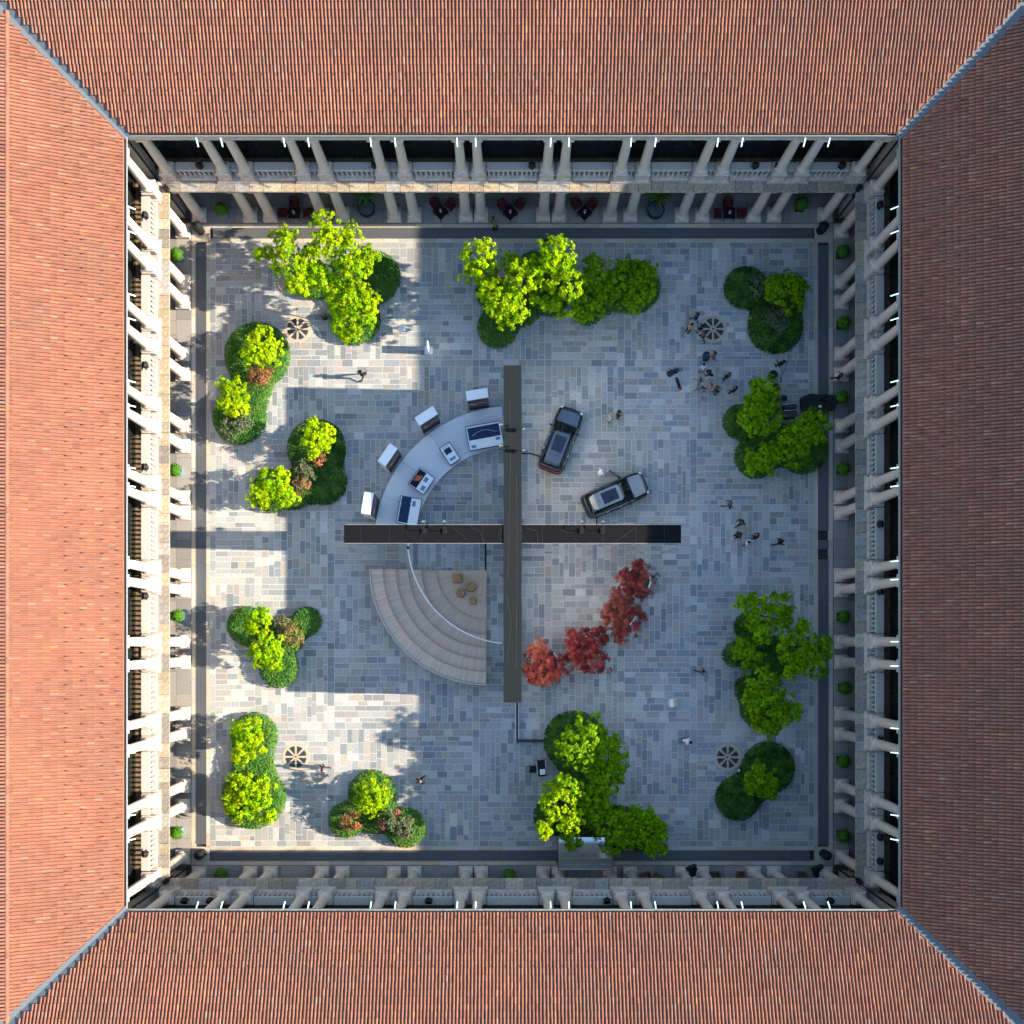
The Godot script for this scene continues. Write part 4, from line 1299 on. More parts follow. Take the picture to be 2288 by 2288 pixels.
# ---------------------------------------------------------------- stepped wooden seat
func amphitheatre() -> void:
	var mid := at(1087, 1273.5, 0.4)
	var g := thing("stepped_seat", "quarter round stepped seat of pale wooden slats", "seating", Vector3(mid.x, 0, mid.z))
	var radii := [8.38, 7.55, 6.65, 5.75, 4.83, 3.72]
	var tones := [Color(0.68, 0.51, 0.39), Color(0.72, 0.55, 0.42), Color(0.64, 0.49, 0.37), Color(0.75, 0.57, 0.43)]
	for k in 5:
		var y := 0.30 + 0.36 * (4 - k)
		part(g, "riser", ring_plate(radii[k + 1] + 0.02, radii[k] - (0.0 if k == 0 else 0.01), PI / 2 + 0.004, PI - 0.004, 0.0, y - 0.045, 40), recolored_mat(Color(0.62, 0.49, 0.38)))
		# treads of radial boards, in blocks
		var blocks := 8
		for q in blocks:
			var b := MB.new()
			var boards := 14
			for i in boards:
				var s := PI / 2 + PI / 2 * (q + float(i) / boards) / blocks + 0.002
				var e := PI / 2 + PI / 2 * (q + float(i + 1) / boards) / blocks - 0.002
				b.col = tint(tones[rng.randi() % 4], 0.08)
				var r0: float = radii[k + 1] - 0.03
				var r1: float = radii[k]
				b.slab(PackedVector2Array([Vector2(cos(s), sin(s)) * r0, Vector2(cos(s), sin(s)) * r1, Vector2(cos(e), sin(e)) * r1, Vector2(cos(e), sin(e)) * r0]), y - 0.04, y)
			tag(part(g, "tread_boards", b.done(), M.deck_wood), "", "", "", "stuff")
	# floor of the middle
	for ring in [[0.0, 1.9, 20], [1.92, 3.70, 40]]:
		var b := MB.new()
		for i in ring[2]:
			var s: float = PI / 2 + PI / 2 * i / ring[2] + 0.003
			var e: float = PI / 2 + PI / 2 * (i + 1) / ring[2] - 0.003
			b.col = tint(Color(0.70, 0.51, 0.36) if ring[0] == 0.0 else Color(0.72, 0.54, 0.39), 0.08)
			var r0: float = maxf(ring[0], 0.05)
			b.slab(PackedVector2Array([Vector2(cos(s), sin(s)) * r0, Vector2(cos(s), sin(s)) * ring[1], Vector2(cos(e), sin(e)) * ring[1], Vector2(cos(e), sin(e)) * r0]), 0.02, 0.10)
		tag(part(g, "floor_boards", b.done(), M.deck_wood), "", "", "", "stuff")
	# slatted outer rim and end rails
	var rim := MB.new()
	for i in 110:
		var a := PI / 2 + PI / 2 * (i + 0.5) / 110.0
		rim.box(Vector3(cos(a) * 8.44, 0.93, sin(a) * 8.44), Vector3(0.05, 1.86, 0.07), Basis(UP, -a))
	tag(part(g, "rim_slats", rim.done(), recolored_mat(Color(0.33, 0.33, 0.32))), "", "", "", "stuff")
	part(g, "rim_rail", ring_plate(8.40, 8.47, PI / 2, PI, 1.865, 1.90, 48), recolored_mat(Color(0.5, 0.46, 0.42)))
	# wooden stools, each a thing of its own
	var st := [[1022, 1292, 0.62, 0.60, 4, 0.0], [1052, 1311, 0.52, 0.62, 8, 0.3], [1029, 1325, 0.48, 0.55, 6, 0.2], [1057, 1343, 0.44, 0.62, 4, 0.1]]
	var says := ["brown four sided wooden stool set apart on the seat's floor", "eight sided slatted wooden stool in the middle of the seat's floor", "low six sided wooden stool on the seat's floor", "upright four sided wooden stool nearest the steps"]
	for k in 4:
		var q: Array = st[k]
		var p := at(q[0], q[1], 0.5)
		var s := thing("wooden_stool", says[k], "stool", Vector3(p.x, 0.10, p.z), q[5] + 0.78, "wooden stools on the stepped seat's floor")
		var b := MB.new()
		b.lathe([[q[2] * 0.8, 0.0], [q[2] * 0.62, q[3] * 0.6], [q[2] * 0.66, q[3] - 0.06]], q[4])
		part(s, "body", b.done(), M.stool_wood)
		b = MB.new()
		b.lathe([[q[2] * 0.7, q[3] - 0.06], [q[2] * 0.72, q[3]], [0.0, q[3]]], q[4])
		part(s, "top", b.done(), M.stool_wood)

var plain_mats := {}
func recolored_mat(c: Color) -> StandardMaterial3D:
	if not plain_mats.has(c):
		var m := StandardMaterial3D.new()
		m.albedo_color = c.linear_to_srgb()
		m.roughness = 0.7
		m.resource_name = "plain"
		plain_mats[c] = m
	return plain_mats[c]


# ---------------------------------------------------------------- cars
func car_section(x: float, w: float, deck: float, belt: float) -> Array:
	var low := 0.27
	var half := [[0.0, deck + 0.035], [0.45 * w, deck + 0.03], [0.78 * w, deck], [0.93 * w, belt], [0.985 * w, belt - 0.10], [w, 0.66], [0.985 * w, 0.46], [0.93 * w, low], [0.5 * w, low - 0.04]]
	var out := []
	for i in range(half.size() - 1, -1, -1): out.append(Vector3(x, half[i][1], -half[i][0]))
	for i in range(1, half.size()): out.append(Vector3(x, half[i][1], half[i][0]))
	return out

func car(label: String, where: Vector3, turn: float, paint: Material, door_open: bool) -> void:
	# nose towards +x
	var g := thing("parked_car", label, "car", where, turn, "cars shown between the mirror walls")
	var st := [[-2.42, 0.64, 0.80, 0.72], [-2.38, 0.78, 0.98, 0.86], [-2.22, 0.89, 1.06, 0.95], [-1.9, 0.945, 1.06, 0.98], [-1.2, 0.97, 1.0, 0.97], [0.0, 0.975, 0.97, 0.95], [0.9, 0.97, 1.02, 0.95], [1.25, 0.965, 1.05, 0.94], [1.7, 0.945, 1.01, 0.91], [2.1, 0.90, 0.94, 0.86], [2.3, 0.82, 0.86, 0.78], [2.4, 0.70, 0.74, 0.68], [2.43, 0.55, 0.62, 0.58]]
	var rows := []
	for s in st: rows.append(car_section(s[0], s[1], s[2], s[3]))
	var b := MB.new()
	b.grid(rows)
	for e in [0, st.size() - 1]:
		var nn := Vector3(-1 if e == 0 else 1, 0, 0)
		for k in range(1, rows[e].size() - 1): b.tri(rows[e][0], rows[e][k], rows[e][k + 1], nn, nn, nn)
	part(g, "body", b.done(), M.car_black)
	# black glasshouse
	var gh := [[1.22, 0.86, 1.03, 0.84], [0.75, 0.88, 1.28, 0.74], [0.32, 0.89, 1.50, 0.66], [-0.2, 0.89, 1.60, 0.635], [-1.0, 0.885, 1.59, 0.62], [-1.6, 0.87, 1.50, 0.60], [-2.0, 0.85, 1.28, 0.62], [-2.24, 0.80, 1.03, 0.68]]
	rows = []
	for s in gh:
		var r := []
		for q in [[-s[1], 0.96], [-(s[1] + s[3]) / 2 - 0.01, (s[2] + 0.96) / 2 + 0.02], [-s[3], s[2] - 0.03], [-s[3] * 0.6, s[2]], [0.0, s[2] + 0.012], [s[3] * 0.6, s[2]], [s[3], s[2] - 0.03], [(s[1] + s[3]) / 2 + 0.01, (s[2] + 0.96) / 2 + 0.02], [s[1], 0.96]]:
			r.append(Vector3(s[0], q[1], q[0]))
		rows.append(r)
	b = MB.new()
	b.grid(rows)
	part(g, "glasshouse", b.done(), M.car_glass)
	# roof panel in body colour, open round the sunroof
	var top := func(x: float) -> float:
		for i in gh.size() - 1:
			if x <= gh[i][0] and x >= gh[i + 1][0]:
				return lerpf(gh[i][2], gh[i + 1][2], (gh[i][0] - x) / (gh[i][0] - gh[i + 1][0]))
		return 1.0
	rows = []
	for i in 24:
		var x := 0.36 - i * 0.1
		var hw := 0.60 * sqrt(clampf((0.42 - x) / 0.10, 0.0, 1.0)) * sqrt(sqrt(clampf((x + 2.02) / 0.42, 0.0, 1.0)))
		var r := []
		var y: float = top.call(x)
		for k in [-1.0, -0.75, -0.4, 0.0, 0.4, 0.75, 1.0]: r.append(Vector3(x, y + 0.026 - 0.014 * k * k, hw * k))
		rows.append(r)
	b = MB.new()
	b.grid(rows)
	part(g, "roof_panel", b.done(), paint)
	rows = []
	for i in 13:
		var x := 0.10 - i * 0.1
		var r := []
		var y: float = top.call(x)
		for k in [-1.0, -0.5, 0.0, 0.5, 1.0]: r.append(Vector3(x, y + 0.042 - 0.008 * k * k, 0.42 * k))
		rows.append(r)
	b = MB.new()
	b.grid(rows)
	part(g, "sunroof", b.done(), M.sunroof)
	b = MB.new()
	b.box(Vector3(-1.45, top.call(-1.45) + 0.06, 0), Vector3(0.16, 0.07, 0.035), Basis(Vector3.BACK, 0.25))
	part(g, "roof_fin", b.done(), M.car_black)
	b = MB.new()
	b.tube([Vector3(0.92, 1.21, -0.55), Vector3(1.06, 1.12, -0.1), Vector3(1.14, 1.085, 0.3)], [0.012], 5)
	part(g, "wiper", b.done(), M.cladding)
	# hood and rear shoulders in body colour over the dark lower body
	rows = []
	for i in 12:
		var x := 1.20 + i * 0.1
		var r := []
		var dk := 1.0
		var hw := 0.8
		for q in st.size() - 1:
			if x >= st[q][0] and x <= st[q + 1][0]:
				var f: float = (x - st[q][0]) / (st[q + 1][0] - st[q][0])
				dk = lerpf(st[q][2], st[q + 1][2], f)
				hw = lerpf(st[q][1], st[q + 1][1], f)
		for k in [-1.0, -0.8, -0.45, 0.0, 0.45, 0.8, 1.0]:
			var ak := absf(k)
			var yy := dk + (0.035 - 0.005 * ak / 0.45 if ak <= 0.45 else lerpf(0.03, -0.012, (ak - 0.45) / 0.55)) + 0.012
			r.append(Vector3(x, yy, hw * 0.80 * k))
		rows.append(r)
	b = MB.new()
	b.grid(rows)
	part(g, "hood", b.done(), paint)
	for s in [-1, 1]:
		rows = [[], [], []]
		for q in [[-1.2, 0.97, 0.97], [-1.6, 0.957, 0.975], [-1.9, 0.945, 0.98], [-2.22, 0.89, 0.95], [-2.36, 0.80, 0.90]]:
			rows[0].append(Vector3(q[0], q[2] + 0.085, s * (q[1] * 0.89 - 0.03)))
			rows[1].append(Vector3(q[0], q[2] + 0.03, s * (q[1] * 0.94 + 0.012)))
			rows[2].append(Vector3(q[0], q[2] - 0.22, s * (q[1] + 0.012)))
		b = MB.new()
		b.grid(rows)
		part(g, "rear_shoulder", b.done(), paint)
	# hood crease lines
	for s in [-1, 1]:
		b = MB.new()
		b.tube([Vector3(1.3, 1.085, s * 0.66), Vector3(1.8, 1.035, s * 0.60), Vector3(2.2, 0.935, s * 0.46)], [0.014], 5)
		part(g, "hood_crease", b.done(), paint)
	for s in [-1, 1]:
		b = MB.new()
		b.tube([Vector3(1.15, 1.0, s * 0.90), Vector3(0.3, 0.985, s * 0.915), Vector3(-0.8, 0.985, s * 0.915), Vector3(-1.7, 1.0, s * 0.90)], [0.016], 5)
		part(g, "belt_trim", b.done(), M.chrome)
		b = MB.new()
		b.tube([Vector3(1.20, 1.05, s * 0.85), Vector3(0.75, 1.30, s * 0.735), Vector3(0.34, 1.515, s * 0.655)], [0.022], 5)
		part(g, "windscreen_pillar", b.done(), M.car_black)
	b = MB.new()
	b.tube([Vector3(2.28, 0.93, -0.6), Vector3(2.36, 0.90, 0.0), Vector3(2.28, 0.93, 0.6)], [0.014], 5)
	part(g, "hood_gap", b.done(), M.cladding)
	# lower cladding, lamps
	b = MB.new()
	var outline := []
	for s in st: outline.append(Vector3(s[0], 0.40, s[1] * 0.985 + 0.012))
	var other := []
	for s in st: other.append(Vector3(s[0], 0.40, -s[1] * 0.985 - 0.012))
	b.tube(outline, [0.06], 6)
	b.tube(other, [0.06], 6)
	b.tube([Vector3(2.43, 0.42, -0.55), Vector3(2.47, 0.42, 0), Vector3(2.43, 0.42, 0.55)], [0.065], 6)
	b.tube([Vector3(-2.42, 0.42, -0.64), Vector3(-2.45, 0.42, 0), Vector3(-2.42, 0.42, 0.64)], [0.065], 6)
	part(g, "sill_cladding", b.done(), M.cladding)
	b = MB.new()
	b.tube([Vector3(-2.18, 0.96, -0.89), Vector3(-2.36, 0.94, -0.80), Vector3(-2.435, 0.92, -0.6), Vector3(-2.46, 0.92, 0.0), Vector3(-2.435, 0.92, 0.6), Vector3(-2.36, 0.94, 0.80), Vector3(-2.18, 0.96, 0.89)], [0.028, 0.045, 0.034, 0.028, 0.034, 0.045, 0.028], 7)
	part(g, "tail_light_bar", b.done(), M.tail_plum if door_open else M.tail_red)
	for s in [-1, 1]:
		b = MB.new()
		b.soft_box(Vector3(2.24, 0.80, s * 0.72), Vector3(0.26, 0.07, 0.22), 0.02, Basis(UP, s * -0.5))
		part(g, "headlight", b.done(), M.lamp_clear)
		b = MB.new()
		b.soft_box(Vector3(0.72, 1.06, s * 1.06), Vector3(0.13, 0.15, 0.22), 0.03)
		b.box(Vector3(0.74, 1.0, s * 0.94), Vector3(0.07, 0.05, 0.12))
		part(g, "side_mirror", b.done(), M.car_black)
	for x in [1.47, -1.46]:
		for s in [-1, 1]:
			b = MB.new()
			var ax := Basis(Vector3(1, 0, 0), Vector3(0, 0, s), Vector3(0, -s, 0))
			b.lathe([[0.24, -0.11], [0.35, -0.10], [0.37, -0.05], [0.37, 0.06], [0.345, 0.10], [0.25, 0.115]], 26, Vector3(x, 0.37, s * 0.87), ax)
			var wheel := part(g, "wheel", b.done(), M.tyre)
			b = MB.new()
			b.lathe([[0.25, 0.08], [0.25, 0.113], [0.22, 0.10], [0.08, 0.09], [0.0, 0.11]], 20, Vector3(x, 0.37, s * 0.87), ax)
			part(wheel, "rim", b.done(), M.rim)
	# doors: shut ones are seams and handles, an open one swings out
	for s in [-1, 1]:
		for x in [0.05, -1.0]:
			b = MB.new()
			b.box(Vector3(x, 0.84, s * 0.972), Vector3(0.18, 0.03, 0.03))
			part(g, "door_handle", b.done(), M.chrome)
	if door_open:
		var d := Node3D.new()
		d.name = "open_door"
		g.add_child(d)
		d.position = Vector3(0.82, 0, -0.95)
		d.rotation.y = deg_to_rad(-58)
		b = MB.new()
		b.soft_box(Vector3(-0.52, 0.66, -0.03), Vector3(1.04, 0.62, 0.11), 0.03)
		part(d, "door_panel", b.done(), paint)
		b = MB.new()
		b.tube([Vector3(0.0, 0.97, -0.02), Vector3(-0.45, 1.40, 0.12), Vector3(-0.98, 1.50, 0.16), Vector3(-1.03, 0.97, -0.02)], [0.028], 6)
		part(d, "window_frame", b.done(), M.car_black)
		b = MB.new()
		b.quad(Vector3(-0.04, 0.98, -0.02), Vector3(-0.45, 1.38, 0.11), Vector3(-0.97, 1.48, 0.15), Vector3(-1.0, 0.98, -0.02), Vector3(0, 0.3, -1).normalized())
		b.tri(Vector3(-0.04, 0.98, -0.02), Vector3(-0.97, 1.48, 0.15), Vector3(-1.0, 0.98, -0.02), Vector3(0, 0.3, -1), Vector3(0, 0.3, -1), Vector3(0, 0.3, -1))
		part(d, "window_glass", b.done(), M.car_glass)
		b = MB.new()
		b.box(Vector3(0.35, 0.75, -0.955), Vector3(0.95, 0.5, 0.03))
		part(g, "door_opening", b.done(), M.cladding)


# ---------------------------------------------------------------- people
# a pose is a set of joints; the body is one skin drawn round its bones
func pose(kind: String) -> Dictionary:
	var j := {
		"hip": Vector3(0, 0.94, 0), "chest": Vector3(0, 1.33, 0), "neck": Vector3(0, 1.47, 0), "head": Vector3(0, 1.62, 0.02),
		"kneeL": Vector3(0.10, 0.50, 0.02), "kneeR": Vector3(-0.10, 0.50, 0.02), "footL": Vector3(0.11, 0.08, 0.0), "footR": Vector3(-0.11, 0.08, 0.0),
		"elbowL": Vector3(0.27, 1.14, -0.02), "elbowR": Vector3(-0.27, 1.14, -0.02), "handL": Vector3(0.27, 0.90, 0.08), "handR": Vector3(-0.27, 0.90, 0.08)}
	match kind:
		"walk":
			j.merge({"kneeL": Vector3(0.09, 0.53, 0.20), "footL": Vector3(0.09, 0.09, 0.30), "kneeR": Vector3(-0.09, 0.50, -0.03), "footR": Vector3(-0.09, 0.12, -0.36), "elbowL": Vector3(0.26, 1.16, -0.14), "handL": Vector3(0.25, 0.94, -0.10), "elbowR": Vector3(-0.26, 1.16, 0.10), "handR": Vector3(-0.24, 0.98, 0.30), "chest": Vector3(0, 1.32, 0.03), "neck": Vector3(0, 1.46, 0.05), "head": Vector3(0, 1.61, 0.08)}, true)
		"phone":
			j.merge({"elbowL": Vector3(0.25, 1.14, 0.06), "handL": Vector3(0.07, 1.20, 0.30), "elbowR": Vector3(-0.25, 1.14, 0.06), "handR": Vector3(-0.05, 1.22, 0.32), "head": Vector3(0, 1.60, 0.07), "footR": Vector3(-0.13, 0.08, 0.06)}, true)
		"bend":
			j.merge({"hip": Vector3(0, 0.90, -0.12), "chest": Vector3(0, 1.18, 0.16), "neck": Vector3(0, 1.26, 0.28), "head": Vector3(0, 1.34, 0.40), "elbowL": Vector3(0.25, 0.95, 0.26), "elbowR": Vector3(-0.25, 0.95, 0.26), "handL": Vector3(0.12, 0.82, 0.44), "handR": Vector3(-0.12, 0.80, 0.46), "kneeL": Vector3(0.10, 0.49, 0.06), "kneeR": Vector3(-0.10, 0.49, 0.06)}, true)
		"reach":
			j.merge({"elbowL": Vector3(0.30, 1.20, 0.14), "handL": Vector3(0.34, 1.22, 0.40), "elbowR": Vector3(-0.27, 1.14, -0.02), "handR": Vector3(-0.22, 0.92, 0.12), "footL": Vector3(0.13, 0.08, 0.12), "kneeL": Vector3(0.11, 0.50, 0.10)}, true)
		"lean":
			j.merge({"chest": Vector3(0, 1.31, 0.08), "neck": Vector3(0, 1.44, 0.13), "head": Vector3(0, 1.57, 0.20), "elbowL": Vector3(0.28, 1.12, 0.10), "elbowR": Vector3(-0.28, 1.12, 0.10), "handL": Vector3(0.12, 1.02, 0.28), "handR": Vector3(-0.12, 1.02, 0.28)}, true)
	return j

func bones(j: Dictionary) -> Array:
	# [from, to, radius, radius, colour slot]: 0 skin, 1 hair, 2 top, 3 trousers, 4 shoes
	var up: Vector3 = (j.chest - j.hip).normalized()
	var out := []
	var sh := Vector3(0.185, 0.07, 0)
	out.append([j.hip + Vector3(0.07, -0.02, 0), j.hip + Vector3(-0.07, -0.02, 0), 0.125, 0.125, 3])
	out.append([j.hip + up * 0.06, j.chest, 0.125, 0.135, 2])
	out.append([j.chest + Vector3(0.10, 0.02, 0), j.chest + Vector3(-0.10, 0.02, 0), 0.115, 0.115, 2])
	out.append([j.neck - up * 0.03, j.head - up * 0.05, 0.06, 0.055, 0])
	out.append([j.head + Vector3(0, -0.045, 0.02), j.head + Vector3(0, 0.03, 0.0), 0.075, 0.092, 0])
	out.append([j.head + Vector3(0, -0.02, 0.10), j.head + Vector3(0, 0.01, 0.085), 0.016, 0.010, 0])
	out.append([j.head + Vector3(0, 0.055, -0.03), j.head + Vector3(0, 0.0, -0.05), 0.098, 0.088, 1])
	for s in [["L", 1.0], ["R", -1.0]]:
		var shoulder: Vector3 = j.chest + Vector3(sh.x * s[1], sh.y, 0)
		var hip: Vector3 = j.hip + Vector3(0.09 * s[1], -0.03, 0)
		out.append([hip, j["knee" + s[0]], 0.092, 0.062, 3])
		out.append([j["knee" + s[0]], j["foot" + s[0]] + UP * 0.03, 0.060, 0.042, 3])
		out.append([j["foot" + s[0]] + Vector3(0, -0.03, -0.05), j["foot" + s[0]] + Vector3(0.01 * s[1], -0.035, 0.15), 0.045, 0.036, 4])
		out.append([shoulder, j["elbow" + s[0]], 0.062, 0.045, 2])
		out.append([j["elbow" + s[0]], j["hand" + s[0]], 0.043, 0.031, 2])
		var d: Vector3 = (j["hand" + s[0]] - j["elbow" + s[0]]).normalized()
		out.append([j["hand" + s[0]] + d * 0.01, j["hand" + s[0]] + d * 0.07, 0.034, 0.034, 0])
		out.append([j.head + Vector3(0.092 * s[1], -0.02, 0.0), j.head + Vector3(0.096 * s[1], 0.015, -0.005), 0.014, 0.016, 0])
	return out

func skin_of(kind: String) -> Dictionary:
	# surface nets over a smooth union of tapered capsules
	var j := pose(kind)
	var bs := bones(j)
	var cell := 0.028
	var lo := Vector3(-0.5, -0.02, -0.55)
	var nx := int(1.0 / cell) + 2
	var ny := int(1.80 / cell) + 2
	var nz := int(1.15 / cell) + 2
	var field := PackedFloat32Array()
	field.resize(nx * ny * nz)
	field.fill(1.0)
	var slot := PackedInt32Array()
	slot.resize(nx * ny * nz)
	for b in bs:
		var a: Vector3 = b[0]
		var e: Vector3 = b[1]
		var reach: float = maxf(b[2], b[3]) + 0.09
		var p0 := ((a.min(e) - Vector3.ONE * reach - lo) / cell).floor()
		var p1 := ((a.max(e) + Vector3.ONE * reach - lo) / cell).ceil()
		var ab := e - a
		var len2 := maxf(ab.length_squared(), 1e-6)
		for y in range(maxi(0, int(p0.y)), mini(ny, int(p1.y))):
			for z in range(maxi(0, int(p0.z)), mini(nz, int(p1.z))):
				for x in range(maxi(0, int(p0.x)), mini(nx, int(p1.x))):
					var p := lo + Vector3(x, y, z) * cell
					var t := clampf((p - a).dot(ab) / len2, 0.0, 1.0)
					var d := p.distance_to(a + ab * t) - lerpf(b[2], b[3], t)
					var i := (y * nz + z) * nx + x
					var f := field[i]
					if d < f: slot[i] = b[4]
					var h := maxf(0.035 - absf(f - d), 0.0) / 0.035
					field[i] = minf(f, d) - h * h * 0.035 * 0.25
	var verts := PackedVector3Array()
	var norms := PackedVector3Array()
	var slots := PackedInt32Array()
	var index := {}
	var sx := 1
	var sz := nx
	var sy := nx * nz
	var offs := [0, sx, sz, sz + sx, sy, sy + sx, sy + sz, sy + sz + sx]
	for y in ny - 1:
		for z in nz - 1:
			var row := (y * nz + z) * nx
			for x in nx - 1:
				var i := row + x
				var inside := 0
				for o in offs:
					if field[i + o] < 0.0: inside += 1
				if inside == 0 or inside == 8: continue
				var sum := Vector3.ZERO
				var cnt := 0
				for k in 8:
					for ax in [1, 2, 4]:
						if k & ax: continue
						var f0 := field[i + offs[k]]
						var f1 := field[i + offs[k | ax]]
						if (f0 < 0.0) != (f1 < 0.0):
							var t := f0 / (f0 - f1)
							var q := Vector3(k & 1, (k >> 2) & 1, (k >> 1) & 1)
							var q2 := Vector3((k | ax) & 1, ((k | ax) >> 2) & 1, ((k | ax) >> 1) & 1)
							sum += q.lerp(q2, t)
							cnt += 1
				index[i] = verts.size()
				verts.append(lo + (Vector3(x, y, z) + sum / cnt) * cell)
				var gx := field[i + 1] + field[i + sz + 1] + field[i + sy + 1] + field[i + sy + sz + 1] - field[i] - field[i + sz] - field[i + sy] - field[i + sy + sz]
				var gz := field[i + sz] + field[i + sz + 1] + field[i + sy + sz] + field[i + sy + sz + 1] - field[i] - field[i + 1] - field[i + sy] - field[i + sy + 1]
				var gy := field[i + sy] + field[i + sy + 1] + field[i + sy + sz] + field[i + sy + sz + 1] - field[i] - field[i + 1] - field[i + sz] - field[i + sz + 1]
				norms.append(Vector3(gx, gy, gz).normalized())
				var best := 0
				for k in 8:
					if field[i + offs[k]] < field[i + offs[best]]: best = k
				slots.append(slot[i + offs[best]])
	var tris := PackedInt32Array()
	for i in index:
		for e in [[sx, sz, sy], [sz, sx, sy], [sy, sx, sz]]:
			# the edge from corner i along e[0]; the four cells round it
			if (field[i] < 0.0) == (field[i + e[0]] < 0.0): continue
			var c: Array = [i, i - e[1], i - e[1] - e[2], i - e[2]]
			if not (index.has(c[1]) and index.has(c[2]) and index.has(c[3])): continue
			tris.append_array([index[c[0]], index[c[1]], index[c[2]], index[c[0]], index[c[2]], index[c[3]]])
	return {"v": verts, "n": norms, "s": slots, "t": tris, "j": j}

var skins := {}

func person(u: float, v: float, face_deg: float, kind: String, top: Color, legs: Color, hair: Color, label: String, shoes := Color(0.02, 0.02, 0.02), h := 1.75, skin := Color(0.42, 0.25, 0.17)) -> void:
	if not skins.has(kind): skins[kind] = skin_of(kind)
	var s: Dictionary = skins[kind]
	var p := at(u, v, 1.0)
	var g := thing("person", label, "person", Vector3(p.x, 0.0, p.z), deg_to_rad(face_deg), "people in the courtyard")
	g.scale = Vector3.ONE * h / 1.75
	var pal := [skin, hair, top, legs, shoes]
	var b := MB.new()
	var vs: PackedVector3Array = s.v
	var ns: PackedVector3Array = s.n
	var ss: PackedInt32Array = s.s
	var ts: PackedInt32Array = s.t
	for i in range(0, ts.size(), 3):
		b.col = pal[ss[ts[i]]]
		b.tri(vs[ts[i]], vs[ts[i + 1]], vs[ts[i + 2]], ns[ts[i]], ns[ts[i + 1]], ns[ts[i + 2]])
	# fingers and eyes
	b.col = skin
	var j: Dictionary = s.j
	for q in [["L", 1.0], ["R", -1.0]]:
		var hand: Vector3 = j["hand" + q[0]]
		var d: Vector3 = (hand - j["elbow" + q[0]]).normalized()
		var side := d.cross(Vector3.RIGHT).normalized()
		var curl := Vector3(-q[1], 0, 0)
		for k in 4:
			var root: Vector3 = hand + d * 0.085 + side * (k - 1.5) * 0.018
			var ln: float = [0.062, 0.075, 0.070, 0.055][k]
			b.tube([root, root + d * ln * 0.55 + curl * 0.006, root + d * ln * 0.9 + curl * 0.026], [0.0095, 0.0088, 0.0075], 5)
		var th: Vector3 = hand + d * 0.03 + side * -0.03
		b.tube([th, th + d * 0.03 - side * 0.018, th + d * 0.055 - side * 0.020 + curl * 0.012], [0.011, 0.010, 0.008], 5)
		b.col = Color(0.02, 0.015, 0.012)
		b.ball(j.head + Vector3(0.033 * q[1], 0.005, 0.088), Vector3(0.011, 0.008, 0.008), 6, 4)
		b.col = skin
	part(g, "body", b.done(), M.skin)

